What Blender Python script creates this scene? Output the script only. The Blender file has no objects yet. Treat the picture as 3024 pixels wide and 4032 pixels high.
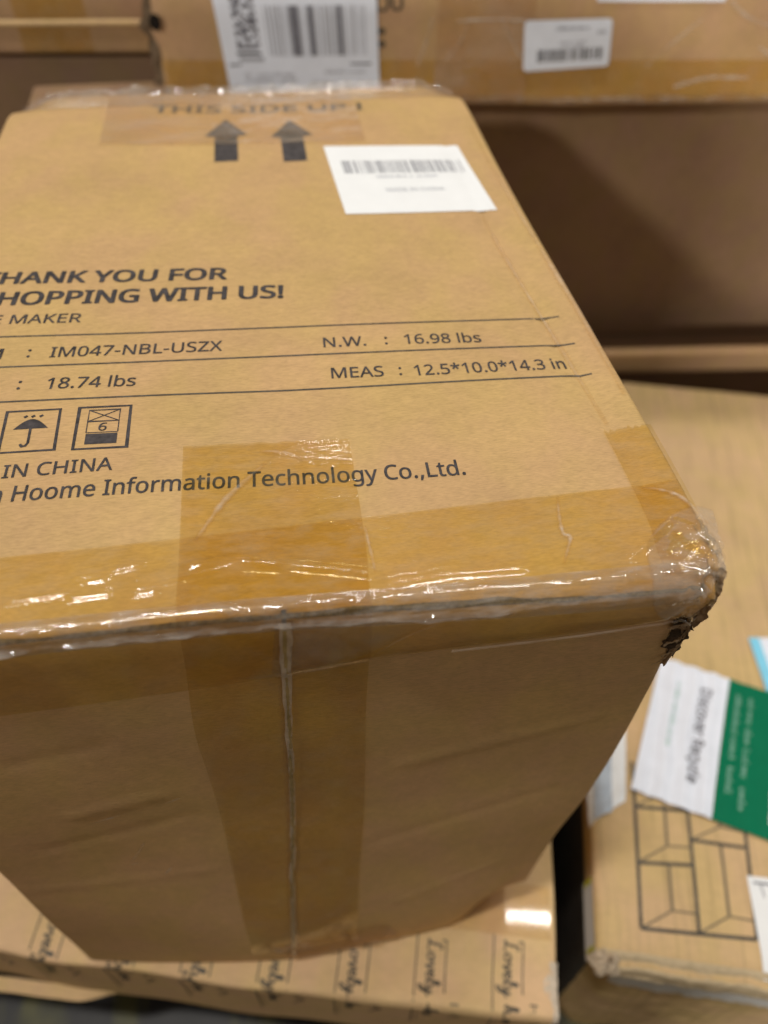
import bpy, bmesh, math, random
from mathutils import Vector, Matrix, noise

# ---------------------------------------------------------------- set-up
S = 0.0254                      # everything below is measured in inches
FLOOR = -19.5                   # floor level; z = 0 is the top of the printed box
SC = bpy.context.scene
COL = SC.collection
R = math.radians


def W(x, y, z):
    return Vector((x, y, z - FLOOR)) * S


# camera
cam_d = bpy.data.cameras.new('camera')
cam = bpy.data.objects.new('camera', cam_d)
COL.objects.link(cam)
cam.location = W(-4.6036, -5.0712, 7.1703)
cam.rotation_euler = (0.730027, -0.021042, -0.134998)
cam_d.sensor_fit = 'AUTO'
cam_d.sensor_width = 36.0
cam_d.lens = 3146.22 / 4032 * 36.0
cam_d.clip_start = 0.01
cam_d.clip_end = 200
cam_d.dof.use_dof = True
cam_d.dof.focus_distance = 10.3 * S
cam_d.dof.aperture_fstop = 6.2
SC.camera = cam

# world: the dim room
wd = bpy.data.worlds.new('World')
SC.world = wd
wd.use_nodes = True
wd.node_tree.nodes['Background'].inputs[0].default_value = (1.0, 0.93, 0.84, 1)
wd.node_tree.nodes['Background'].inputs[1].default_value = 0.255

# ceiling lamps: twin panels of linear high-bay fixtures, 25 ft up
def fixture(x, y, w):
    for k in (-1, 1):
        l = bpy.data.lights.new('ceiling_lamp', 'AREA')
        l.shape = 'RECTANGLE'
        l.size = 20 * S
        l.size_y = 15 * S
        l.energy = w / 2
        l.color = (1.0, 0.965, 0.91)
        o = bpy.data.objects.new('ceiling_lamp', l)
        o.location = W(x + k * 12.5, y, 300)
        COL.objects.link(o)


for fx, fy, fw in ((66, 73, 130), (-62, -22, 290), (-120, 95, 60), (205, 80, 80), (40, 350, 70)):
    fixture(fx, fy, fw)
# the far end of the same lamp rows, low over the aisle behind the camera
for lx, ly, lz, lw in ((-370, -550, 300, 950), (-235, -665, 155, 1150)):
    l = bpy.data.lights.new('ceiling_lamp', 'AREA')
    l.shape = 'RECTANGLE'
    l.size = 50 * S
    l.size_y = 24 * S
    l.energy = lw
    l.color = (1.0, 0.965, 0.91)
    o = bpy.data.objects.new('ceiling_lamp', l)
    o.location = W(lx, ly, lz)
    o.rotation_euler = (Vector((lx, ly - 10, lz + 5))).to_track_quat('Z', 'Y').to_euler()
    COL.objects.link(o)

vs = SC.view_settings
vs.view_transform = 'Standard'
vs.look = 'None'
vs.exposure = 0.0
vs.gamma = 1.0
vs.use_curve_mapping = False
SC.cycles.max_bounces = 10
SC.cycles.transparent_max_bounces = 24
SC.cycles.caustics_reflective = False

# ---------------------------------------------------------------- materials
def nt(name):
    m = bpy.data.materials.new(name)
    m.use_nodes = True
    t = m.node_tree
    t.nodes.clear()
    out = t.nodes.new('ShaderNodeOutputMaterial')
    return m, t, out


def node(t, kind, **kw):
    n = t.nodes.new(kind)
    for k, v in kw.items():
        setattr(n, k, v)
    return n


def tex(t, scale, stretch=(1, 1, 1), detail=4, rough=0.55, rot=(0, 0, 0)):
    tc = node(t, 'ShaderNodeTexCoord')
    mp = node(t, 'ShaderNodeMapping')
    mp.inputs['Scale'].default_value = stretch
    mp.inputs['Rotation'].default_value = rot
    n = node(t, 'ShaderNodeTexNoise')
    n.inputs['Scale'].default_value = scale
    n.inputs['Detail'].default_value = detail
    n.inputs['Roughness'].default_value = rough
    t.links.new(tc.outputs['Object'], mp.inputs[0])
    t.links.new(mp.outputs[0], n.inputs['Vector'])
    return n.outputs[0]


def ramp(t, src, p0, v0, p1, v1):
    r = node(t, 'ShaderNodeMapRange')
    r.inputs[1].default_value = p0
    r.inputs[2].default_value = p1
    r.inputs[3].default_value = v0
    r.inputs[4].default_value = v1
    t.links.new(src, r.inputs[0])
    return r.outputs[0]


def mul(t, a, b, op='MULTIPLY'):
    n = node(t, 'ShaderNodeMath', operation=op)
    t.links.new(a, n.inputs[0])
    if isinstance(b, (int, float)):
        n.inputs[1].default_value = b
    else:
        t.links.new(b, n.inputs[1])
    return n.outputs[0]


def scaled(t, col, fac):
    n = node(t, 'ShaderNodeVectorMath', operation='SCALE')
    if isinstance(col, tuple):
        n.inputs[0].default_value = col[:3]
    else:
        t.links.new(col, n.inputs[0])
    t.links.new(fac, n.inputs['Scale'])
    return n.outputs[0]


def mixcol(t, a, b, fac):
    n = node(t, 'ShaderNodeMix', data_type='RGBA')
    for sock, v in ((n.inputs[6], a), (n.inputs[7], b)):
        if isinstance(v, tuple):
            sock.default_value = (*v[:3], 1)
        else:
            t.links.new(v, sock)
    t.links.new(fac, n.inputs[0])
    return n.outputs[2]


def cardboard(name, c, fibre=(1, 7, 1), streak=0.0, streak_vec=(60, 3, 60), rough=0.72, fib=0.10, bump=0.12):
    m, t, out = nt(name)
    b = node(t, 'ShaderNodeBsdfPrincipled')
    b.inputs['Roughness'].default_value = rough
    b.inputs['Specular IOR Level'].default_value = 0.25
    big = ramp(t, tex(t, 22, detail=3), 0.3, 0.93, 0.7, 1.06)
    mid = ramp(t, tex(t, 160, (1, 1.8, 1), detail=4), 0.3, 0.955, 0.7, 1.045)
    fi = tex(t, 420, fibre, detail=3, rough=0.6)
    fine = ramp(t, fi, 0.32, 1 - fib, 0.62, 1 + fib * 0.35)
    spk = ramp(t, tex(t, 700, (1, 3, 1), detail=2), 0.70, 1.0, 0.80, 0.80)
    f = mul(t, mul(t, mul(t, big, mid), fine), spk)
    if streak:
        st = ramp(t, tex(t, 6, streak_vec, detail=3), 0.52, 1.0, 0.72, 1 - streak)
        f = mul(t, f, st)
    # slow hue drift between yellow and pink kraft
    pink = (c[0] * 1.0, c[1] * 0.95, c[2] * 1.12)
    hue = ramp(t, tex(t, 30, (1.3, 0.8, 1), detail=2), 0.35, 0, 0.65, 1)
    col = scaled(t, mixcol(t, c, pink, hue), f)
    t.links.new(col, b.inputs['Base Color'])
    bp = node(t, 'ShaderNodeBump')
    bp.inputs['Strength'].default_value = bump
    bp.inputs['Distance'].default_value = 0.0008
    t.links.new(fi, bp.inputs['Height'])
    t.links.new(bp.outputs[0], b.inputs['Normal'])
    t.links.new(b.outputs[0], out.inputs[0])
    return m


def plain(name, c, rough=0.6, var=0.08, scale=200, spec=0.3, metallic=0.0):
    m, t, out = nt(name)
    b = node(t, 'ShaderNodeBsdfPrincipled')
    b.inputs['Roughness'].default_value = rough
    b.inputs['Specular IOR Level'].default_value = spec
    b.inputs['Metallic'].default_value = metallic
    t.links.new(scaled(t, c, ramp(t, tex(t, scale), 0.3, 1 - var, 0.7, 1 + var)), b.inputs['Base Color'])
    t.links.new(b.outputs[0], out.inputs[0])
    return m


def film(name, tint, rough=0.12, milk=0.04, milk_hi=0.16, milk_col=(0.80, 0.74, 0.66), bump=0.25,
         bscale=260, stretch=(1, 2.5, 1), mscale=95, ior=1.48, gloss=1.0, skin=True, fade=False):
    """clear plastic tape: tinted transmission, a little trapped-air milkiness, a glossy skin"""
    m, t, out = nt(name)
    tr = node(t, 'ShaderNodeBsdfTransparent')
    tr.inputs[0].default_value = (*tint, 1)
    df = node(t, 'ShaderNodeBsdfDiffuse')
    df.inputs[0].default_value = (*milk_col, 1)
    gl = node(t, 'ShaderNodeBsdfGlossy')
    gl.inputs['Roughness'].default_value = rough
    gl.inputs[0].default_value = (gloss, gloss, gloss, 1)
    bp = node(t, 'ShaderNodeBump')
    bp.inputs['Strength'].default_value = bump
    bp.inputs['Distance'].default_value = 0.001
    t.links.new(tex(t, bscale, stretch, detail=3), bp.inputs['Height'])
    t.links.new(bp.outputs[0], gl.inputs['Normal'])
    fr = node(t, 'ShaderNodeFresnel')
    fr.inputs[0].default_value = ior
    t.links.new(bp.outputs[0], fr.inputs['Normal'])
    m1 = node(t, 'ShaderNodeMixShader')
    mk = ramp(t, tex(t, mscale, stretch, detail=5, rough=0.6), 0.42, milk, 0.68, milk_hi)
    if fade:
        at = node(t, 'ShaderNodeAttribute', attribute_name='fade')
        mk = mul(t, mk, at.outputs['Fac'])
    t.links.new(mk, m1.inputs[0])
    t.links.new(tr.outputs[0], m1.inputs[1])
    t.links.new(df.outputs[0], m1.inputs[2])
    if not skin:
        t.links.new(m1.outputs[0], out.inputs[0])
        return m
    m2 = node(t, 'ShaderNodeMixShader')
    ge = node(t, 'ShaderNodeNewGeometry')
    front = ramp(t, ge.outputs['Backfacing'], 0, 1, 1, 0)     # the skin reflects on its outer side only
    t.links.new(mul(t, fr.outputs[0], front), m2.inputs[0])
    t.links.new(m1.outputs[0], m2.inputs[1])
    t.links.new(gl.outputs[0], m2.inputs[2])
    t.links.new(m2.outputs[0], out.inputs[0])
    return m


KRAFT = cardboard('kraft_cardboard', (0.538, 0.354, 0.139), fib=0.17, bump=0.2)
KRAFT_F = cardboard('kraft_flap', (0.67, 0.44, 0.185), fibre=(1, 1, 7), fib=0.15, bump=0.2)
KRAFT_OLIVE = cardboard('kraft_olive', (0.62, 0.44, 0.20), fibre=(8, 1, 1), streak=0.26, streak_vec=(60, 2.2, 1), fib=0.06)
KRAFT_LIGHT = cardboard('kraft_light', (0.68, 0.48, 0.23), fib=0.06)
KRAFT_BROWN = cardboard('kraft_brown', (0.52, 0.335, 0.155), fibre=(1, 1, 5), fib=0.06)
KRAFT_MID = cardboard('kraft_mid', (0.38, 0.24, 0.115), fibre=(1, 1, 5), fib=0.06)
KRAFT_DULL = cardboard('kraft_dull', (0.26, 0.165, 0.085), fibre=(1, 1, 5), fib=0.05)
FLUTE = plain('corrugation', (0.21, 0.165, 0.12), 0.8, 0.25, 900)
TORN = plain('torn_paper', (0.50, 0.37, 0.23), 0.85, 0.35, 500)
TORN_BROWN = plain('torn_liner_brown', (0.36, 0.245, 0.145), 0.85, 0.3, 500)
TORN_DARK = plain('torn_paper_dark', (0.16, 0.11, 0.065), 0.85, 0.4, 500)
HOLLOW = plain('hollow', (0.012, 0.008, 0.005), 0.9, 0.2, 300)
TAPE_C = film('clear_tape_centre', (0.925, 0.85, 0.59), rough=0.09, milk=0.0, milk_hi=0.06, bump=0.07)
TAPE = film('clear_tape', (0.945, 0.88, 0.64), rough=0.09, milk=0.0, milk_hi=0.10, milk_col=(0.70, 0.56, 0.40), bump=0.09)
TAPE2 = film('clear_tape_scuffed', (0.945, 0.885, 0.77), milk=0.06, milk_hi=0.22, milk_col=(0.78, 0.66, 0.55), bump=0.1, mscale=28)
WRINKLE = film('tape_wrinkle', (0.93, 0.90, 0.85), rough=0.045, milk=0.06, milk_hi=0.30, milk_col=(0.62, 0.56, 0.50), bump=0.22, mscale=120, bscale=300, stretch=(1, 3, 1), ior=2.0)
SCUFF_AND_LIGHT = film('scuff_and_crease_light', (0.96, 0.93, 0.88), rough=0.22, milk=0.18, milk_hi=0.46, milk_col=(0.85, 0.77, 0.66), bump=0.2, skin=False, fade=True)
HAZY = film('hazy_film', (0.95, 0.93, 0.90), rough=0.05, milk=0.10, milk_hi=0.28, milk_col=(0.66, 0.58, 0.48), bump=0.15, fade=True, ior=1.55)
SEAM = film('seam_film', (0.9, 0.82, 0.7), rough=0.25, milk=0.55, milk_hi=0.85, milk_col=(0.70, 0.55, 0.39), bump=0.5)
INK = plain('black_ink', (0.050, 0.043, 0.043), 0.55, 0.55, 420)
INK_SOFT = plain('worn_black_ink', (0.10, 0.075, 0.05), 0.6, 0.25, 600)
INK_LINE = plain('line_ink', (0.080, 0.068, 0.052), 0.55, 0.5, 300)
INK_FAINT = plain('faint_line_ink', (0.19, 0.145, 0.085), 0.6, 0.2, 600)
INK_GREY = plain('grey_ink', (0.42, 0.43, 0.47), 0.6, 0.1, 300)
INK_MID = plain('mid_grey_ink', (0.20, 0.20, 0.23), 0.6, 0.25, 600)
PAPER = plain('white_label_paper', (0.84, 0.85, 0.85), 0.5, 0.02, 80)
PAPER_BLUE = plain('white_thermal_paper', (0.82, 0.86, 0.95), 0.45, 0.04, 90)
PAPER_GREY = plain('grey_plastic', (0.47, 0.53, 0.60), 0.4, 0.1, 60)
GREEN = plain('green_print', (0.002, 0.16, 0.075), 0.55, 0.05, 90, spec=0.08)
GREEN_PALE = plain('pale_green_print', (0.20, 0.42, 0.32), 0.5, 0.1, 200)
MINT = plain('mint_print', (0.52, 0.70, 0.64), 0.5, 0.1, 200)
CYAN = plain('cyan_print', (0.24, 0.66, 0.88), 0.45, 0.04, 90)
YELLOW = plain('yellow_print', (0.62, 0.60, 0.06), 0.5, 0.1, 200)

# ---------------------------------------------------------------- helpers
def tag(o, label, cat, group=None, kind=None):
    if label:
        o['label'] = label
    if cat:
        o['category'] = cat
    if group:
        o['group'] = group
    if kind:
        o['kind'] = kind


def set_fade(o, vals):
    a = o.data.attributes.new('fade', 'FLOAT', 'POINT')
    a.data.foreach_set('value', [float(v) for v in vals])


class Thing:
    """an Empty at the thing's base; parts are built in its own inch frame (origin = build origin)"""
    def __init__(self, name, label, cat, origin, yaw=0.0, base=(0, 0, 0), roll=0.0, group=None):
        self.e = bpy.data.objects.new(name, None)
        COL.objects.link(self.e)
        self.e.empty_display_size = 0.02
        rot = Matrix.Rotation(R(yaw), 4, 'Z') @ Matrix.Rotation(R(roll), 4, 'Y')
        self.base = Vector(base)
        self.e.location = (Vector((origin[0], origin[1], origin[2] - FLOOR)) + rot @ self.base) * S
        self.e.rotation_euler = rot.to_euler()
        tag(self.e, label, cat, group)


def part(name, verts, faces, mat, thing, parent=None, smooth=True, label=None, merge=0):
    """verts in the thing's inch frame -> ONE mesh object"""
    me = bpy.data.meshes.new(name)
    base = thing.base
    me.from_pydata([tuple((Vector(v) - base) * S) for v in verts], [], faces)
    if merge:
        bm = bmesh.new()
        bm.from_mesh(me)
        bmesh.ops.remove_doubles(bm, verts=bm.verts, dist=merge * S)
        bm.to_mesh(me)
        bm.free()
    for p in me.polygons:
        p.use_smooth = smooth
    me.materials.append(mat)
    me.update()
    o = bpy.data.objects.new(name, me)
    COL.objects.link(o)
    o.parent = parent if parent else thing.e
    if label:
        o['label'] = label
    return o


def merge_geo(*gs):
    V, F = [], []
    for v, f in gs:
        k = len(V)
        V += v
        F += [tuple(i + k for i in q) for q in f]
    return V, F


def grid(us, vs_, fn):
    V = [fn(u, v) for v in vs_ for u in us]
    n = len(us)
    F = [(j * n + i, j * n + i + 1, (j + 1) * n + i + 1, (j + 1) * n + i)
         for j in range(len(vs_) - 1) for i in range(n - 1)]
    return V, F


def lin(a, b, n):
    return [a + (b - a) * i / n for i in range(n + 1)]


def table(tb, x):
    """smooth (Catmull-Rom) lookup"""
    if x <= tb[0][0]:
        return tb[0][1]
    if x >= tb[-1][0]:
        return tb[-1][1]
    n = len(tb)
    for i in range(n - 1):
        (a, va), (b, vb) = tb[i], tb[i + 1]
        if x <= b:
            t = (x - a) / (b - a)
            ma = (vb - tb[i - 1][1]) / (b - tb[i - 1][0]) if i else (vb - va) / (b - a)
            mb = (tb[i + 2][1] - va) / (tb[i + 2][0] - a) if i + 2 < n else (vb - va) / (b - a)
            h = b - a
            t2, t3 = t * t, t ** 3
            return (2 * t3 - 3 * t2 + 1) * va + (t3 - 2 * t2 + t) * h * ma + (-2 * t3 + 3 * t2) * vb + (t3 - t2) * h * mb
    return tb[-1][1]


def sm(a, b, x):
    t = max(0.0, min(1.0, (x - a) / (b - a)))
    return t * t * (3 - 2 * t)


def nz(x, y, z=0.0, o=1):
    v = Vector((x, y, z))
    return noise.noise(v) if o == 1 else noise.fractal(v, 1.0, 2.0, o)


# ---- text: glyph meshes from Blender's built-in font, as flat 2-D polygons
# a humanist sans alphabet, stored as triangles (advance, x y pairs, corner indices; em = 1000)
GL = {
'!':(181,'90 -9 79 -8 69 -5 60 1 54 10 50 22 48 36 50 51 54 63 60 71 69 77 79 80 90 81 101 80 110 77 119 71 126 63 130 51 132 36 130 22 126 10 119 1 110 -5 101 -8 71 135 54 480 126 480 109 135','24 26 25 24 27 26 11 13 12 10 13 11 10 14 13 9 14 10 9 15 14 8 15 9 8 16 15 8 17 16 7 17 8 7 18 17 6 18 7 5 18 6 5 19 18 4 19 5 4 20 19 3 20 4 3 21 20 2 21 3 2 22 21 1 22 2 1 23 22 0 23 1'),
'*':(370,'131 208 71 240 150 346 28 356 37 418 165 381 150 510 216 510 203 381 332 418 341 356 218 346 298 240 240 208 183 326','5 7 6 5 8 7 3 5 4 8 10 9 3 8 5 3 10 8 2 10 3 2 11 10 1 14 2 14 11 2 14 12 11 1 0 14 13 12 14'),
',':(180,'28 -87 34 -60 40 -32 47 -3 53 27 57 53 61 78 124 78 129 71 122 46 114 20 104 -8 93 -35 82 -62 71 -87','5 7 6 5 8 7 5 9 8 4 9 5 4 10 9 3 10 4 3 11 10 2 11 3 2 12 11 1 12 2 1 13 12 0 13 1 0 14 13'),
'-':(216,'27 154 27 206 189 206 189 154','0 2 1 0 3 2'),
'.':(180,'89 -9 79 -8 69 -5 60 1 54 10 50 22 48 36 50 51 54 63 60 71 69 77 79 80 89 81 100 80 110 77 119 71 126 63 130 51 132 36 130 22 126 10 119 1 110 -5 100 -8','11 13 12 10 13 11 10 14 13 9 14 10 9 15 14 8 15 9 8 16 15 8 17 16 7 17 8 7 18 17 6 18 7 5 18 6 5 19 18 4 19 5 4 20 19 3 20 4 3 21 20 2 21 3 2 22 21 1 22 2 1 23 22 0 23 1'),
'0':(384,'191 -7 142 1 102 22 72 59 50 108 37 169 33 240 35 290 40 334 49 373 61 407 78 435 99 458 125 474 156 484 191 487 241 480 281 458 312 422 334 373 347 313 351 240 349 191 344 147 335 108 322 74 305 45 284 23 258 6 227 -3 191 44 224 49 249 65 268 92 281 130 289 180 291 240 289 300 281 349 268 388 249 415 224 431 191 437 159 431 133 415 115 388 102 349 95 300 92 240 95 180 102 131 115 93 133 65 159 49','14 16 15 13 16 14 13 17 16 12 17 13 12 18 17 11 42 12 42 18 12 11 43 42 41 18 42 10 43 11 40 18 41 10 44 43 40 19 18 39 19 40 10 45 44 9 45 10 9 46 45 38 19 39 8 46 9 38 20 19 8 47 46 37 20 38 7 47 8 37 21 20 7 48 47 36 21 37 6 48 7 5 48 6 5 49 48 35 21 36 35 22 21 35 23 22 5 50 49 34 23 35 4 50 5 34 24 23 4 51 50 33 24 34 3 51 4 33 25 24 3 52 51 32 25 33 32 26 25 3 53 52 31 26 32 2 53 3 2 30 53 30 26 31 30 27 26 2 27 30 2 28 27 1 28 2 1 29 28 0 29 1'),
'1':(384,'181 0 181 335 181 353 181 369 181 381 182 393 183 405 183 418 176 411 170 405 164 400 158 394 150 388 142 381 91 339 60 379 189 480 238 480 238 0','15 17 16 15 7 17 7 18 17 15 8 7 6 18 7 15 9 8 5 18 6 15 10 9 15 11 10 15 12 11 4 18 5 15 13 12 3 18 4 15 14 13 2 18 3 1 18 2 0 18 1'),
'2':(384,'32 0 32 49 158 176 181 199 201 221 219 240 234 259 247 278 257 296 264 315 268 334 269 355 267 380 259 400 246 415 229 427 208 434 185 436 162 435 142 430 123 424 105 415 87 403 69 390 38 430 57 445 79 458 102 470 128 479 155 484 185 486 226 482 262 471 291 452 312 427 325 396 330 359 328 334 323 311 314 288 303 267 288 245 271 224 252 202 230 179 207 155 107 56 107 54 349 54 349 0','29 31 30 28 31 29 28 32 31 27 32 28 27 33 32 26 33 27 25 33 26 25 17 33 17 34 33 24 17 25 24 18 17 16 34 17 24 19 18 15 34 16 24 20 19 23 22 24 22 21 24 21 20 24 15 35 34 14 35 15 13 35 14 12 35 13 12 36 35 11 36 12 11 37 36 10 37 11 9 37 10 9 38 37 8 38 9 8 39 38 7 39 8 7 40 39 6 40 7 6 41 40 5 41 6 5 42 41 4 42 5 4 43 42 3 43 4 3 44 43 2 44 3 2 45 44 1 45 2 1 46 45 1 47 46 1 48 47 1 49 48 0 49 1'),
'3':(384,'162 -7 137 -6 114 -4 92 -1 71 4 50 11 30 19 30 75 51 65 73 58 95 51 118 47 141 44 163 43 202 46 233 54 256 68 271 87 281 110 284 138 280 165 268 186 249 202 222 213 189 220 150 222 103 222 103 273 150 273 187 275 217 284 240 298 257 316 267 338 271 363 268 385 260 403 247 417 230 428 208 434 183 437 159 435 136 431 117 425 99 417 80 407 62 396 33 437 51 449 72 461 96 471 123 480 152 485 183 486 229 483 266 471 294 453 315 428 327 400 331 367 328 337 319 312 304 290 284 274 260 261 232 253 232 250 267 243 296 231 318 214 333 192 343 166 346 136 344 110 337 85 326 62 311 42 291 25 266 11 237 1 202 -5','52 54 53 51 54 52 51 55 54 50 55 51 49 55 50 49 56 55 48 56 49 48 57 56 47 40 48 40 57 48 46 45 47 45 44 47 44 43 47 43 42 47 42 41 47 41 40 47 39 57 40 38 57 39 38 58 57 37 58 38 36 58 37 35 58 36 35 59 58 34 59 35 34 60 59 33 60 34 32 60 33 32 61 60 31 61 32 31 62 61 30 62 31 30 63 62 29 63 30 28 63 29 28 64 63 26 28 27 26 64 28 26 65 64 26 66 65 26 67 66 26 68 67 26 25 68 25 69 68 24 69 25 23 69 24 23 70 69 22 70 23 21 70 22 21 71 70 20 71 21 20 72 71 19 72 20 18 72 19 18 73 72 17 73 18 17 74 73 16 74 17 16 75 74 6 8 7 15 75 16 6 9 8 15 76 75 6 10 9 14 76 15 6 11 10 6 12 11 13 76 14 6 13 12 6 76 13 6 77 76 6 78 77 5 78 6 5 79 78 4 79 5 3 79 4 3 80 79 2 80 3 1 80 2 1 0 80'),
'4':(384,'244 0 244 109 14 109 14 159 240 482 301 482 301 162 371 162 371 109 301 109 301 0 72 162 244 162 244 313 244 335 244 355 245 372 246 388 246 404 247 419 244 419 241 410 236 401 231 392 226 382 221 374 216 367','3 20 4 20 5 4 20 19 5 19 6 5 3 21 20 18 6 19 3 22 21 17 6 18 3 23 22 3 24 23 16 6 17 3 25 24 3 26 25 15 6 16 3 11 26 14 6 15 13 6 14 12 6 13 3 12 11 3 6 12 3 7 6 3 8 7 2 8 3 1 8 2 0 9 1 9 8 1 0 10 9'),
'5':(384,'167 -7 142 -6 119 -4 97 0 76 5 58 12 42 19 42 75 60 66 79 58 101 52 124 47 146 45 167 44 200 46 229 55 253 69 271 89 282 115 285 147 282 176 273 200 257 219 234 233 203 242 165 244 152 244 138 243 122 241 107 239 94 237 83 234 54 253 72 480 312 480 312 426 122 426 111 287 119 288 130 290 142 291 155 293 169 294 185 294 231 290 270 278 302 257 326 229 341 195 346 153 341 107 325 68 299 36 263 12 219 -2','32 36 33 36 34 33 36 35 34 32 37 36 42 44 43 41 44 42 40 44 41 39 44 40 39 45 44 38 45 39 37 45 38 32 45 37 32 46 45 32 24 46 24 47 46 31 30 32 30 29 32 29 28 32 28 27 32 27 26 32 26 25 32 25 24 32 23 47 24 22 47 23 22 48 47 21 48 22 20 48 21 20 49 48 19 49 20 19 50 49 18 50 19 17 50 18 17 51 50 16 51 17 6 8 7 15 51 16 15 52 51 6 9 8 6 10 9 14 52 15 6 11 10 6 12 11 13 52 14 6 13 12 6 52 13 6 53 52 5 53 6 5 54 53 4 54 5 3 54 4 2 54 3 2 0 54 1 0 2'),
'6':(384,'200 -7 171 -4 143 3 118 16 95 34 75 57 59 86 47 120 39 160 37 205 38 239 41 273 46 307 54 339 65 369 79 397 97 423 119 444 146 462 177 475 214 484 257 486 266 486 277 486 288 485 298 484 308 482 316 480 316 430 307 432 298 434 288 436 278 437 268 438 258 438 229 436 203 431 181 422 162 411 145 397 132 380 121 361 113 341 106 318 101 295 98 270 96 244 100 244 112 259 126 272 143 284 163 293 187 298 214 300 253 296 286 283 314 262 336 233 348 197 353 154 348 108 334 69 311 36 281 12 244 -2 199 43 226 46 249 55 268 70 283 92 291 120 294 154 292 183 284 207 271 227 253 242 230 251 201 254 181 252 163 248 146 241 132 231 120 220 110 208 103 194 98 180 97 166 98 147 102 128 108 108 117 91 128 75 142 61 159 51 178 45','20 22 21 20 23 22 20 24 23 20 25 24 20 26 25 19 26 20 19 27 26 19 28 27 18 30 19 30 29 19 29 28 19 17 33 18 33 32 18 32 31 18 31 30 18 16 35 17 35 34 17 34 33 17 16 36 35 16 37 36 15 37 16 15 38 37 15 39 38 14 39 15 14 40 39 14 41 40 13 41 14 13 42 41 13 43 42 12 43 13 12 44 43 11 44 12 52 54 53 51 54 52 51 55 54 11 45 44 50 55 51 49 55 50 49 56 55 10 45 11 48 56 49 10 46 45 48 77 56 77 76 56 76 57 56 47 78 48 78 77 48 47 79 78 75 57 76 47 80 79 10 47 46 10 80 47 74 57 75 10 81 80 9 81 10 74 58 57 9 82 81 73 58 74 9 83 82 9 84 83 72 58 73 8 84 9 72 59 58 8 85 84 71 59 72 8 86 85 8 87 86 7 87 8 70 59 71 70 60 59 7 88 87 7 89 88 6 89 7 69 60 70 6 90 89 69 61 60 68 61 69 6 91 90 5 91 6 5 92 91 67 61 68 67 62 61 5 93 92 4 93 5 66 62 67 4 94 93 65 62 66 4 65 94 4 62 65 4 63 62 3 63 4 2 63 3 2 64 63 1 64 2 1 0 64'),
'7':(384,'91 0 288 426 30 426 30 480 351 480 351 434 156 0','2 4 3 2 5 4 2 1 5 1 6 5 0 6 1'),
'8':(384,'193 -7 146 -3 106 8 75 27 51 53 38 85 33 122 34 143 39 162 47 179 57 195 69 209 83 221 99 232 115 242 132 251 110 265 90 281 73 299 59 320 51 344 48 372 50 395 57 416 67 434 81 450 98 463 118 473 141 480 165 485 191 486 231 483 265 473 295 457 317 434 331 406 335 371 334 353 330 336 323 321 313 307 302 295 289 283 275 273 260 263 244 254 263 244 281 233 298 222 313 209 325 196 336 181 344 164 349 145 351 124 346 87 332 55 308 29 276 9 238 -3 194 277 216 287 236 299 253 312 266 328 274 347 277 369 274 390 266 407 253 421 236 431 215 437 191 439 168 437 147 431 130 421 117 407 109 390 106 369 107 354 111 340 118 328 127 317 137 308 150 299 164 291 178 284 192 40 222 43 247 51 267 63 281 80 290 100 293 124 290 146 281 165 265 182 245 196 221 210 192 222 181 226 154 213 132 199 114 183 101 165 93 145 91 122 93 100 102 80 116 63 135 51 161 43','29 31 30 28 31 29 28 32 31 27 32 28 27 33 32 26 33 27 25 33 26 25 34 33 24 72 25 72 34 25 24 73 72 71 34 72 24 74 73 70 34 71 23 74 24 70 35 34 23 75 74 69 35 70 23 76 75 68 35 69 22 76 23 22 77 76 67 35 68 67 36 35 21 77 22 21 78 77 66 36 67 20 78 21 66 37 36 20 79 78 65 37 66 20 80 79 65 38 37 64 38 65 19 80 20 19 81 80 64 39 38 63 39 64 19 82 81 63 40 39 18 82 19 18 83 82 62 40 63 18 84 83 62 41 40 17 84 18 17 85 84 61 41 62 61 42 41 17 86 85 60 42 61 17 60 86 60 43 42 16 60 17 16 43 60 16 44 43 15 44 16 15 45 44 15 46 45 14 46 15 14 47 46 13 47 14 13 48 47 12 100 13 100 48 13 12 101 100 99 48 100 98 48 99 98 49 48 11 101 12 11 102 101 97 49 98 97 50 49 10 102 11 10 103 102 96 50 97 96 51 50 9 103 10 9 104 103 95 51 96 95 52 51 8 104 9 8 105 104 94 52 95 94 53 52 7 105 8 93 53 94 93 54 53 7 106 105 6 106 7 93 55 54 92 55 93 5 106 6 5 107 106 91 55 92 5 108 107 91 56 55 4 108 5 90 56 91 4 109 108 4 110 109 89 56 90 89 57 56 3 110 4 3 111 110 88 57 89 3 87 111 87 57 88 3 57 87 3 58 57 2 58 3 2 59 58 1 59 2 1 0 59'),
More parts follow.
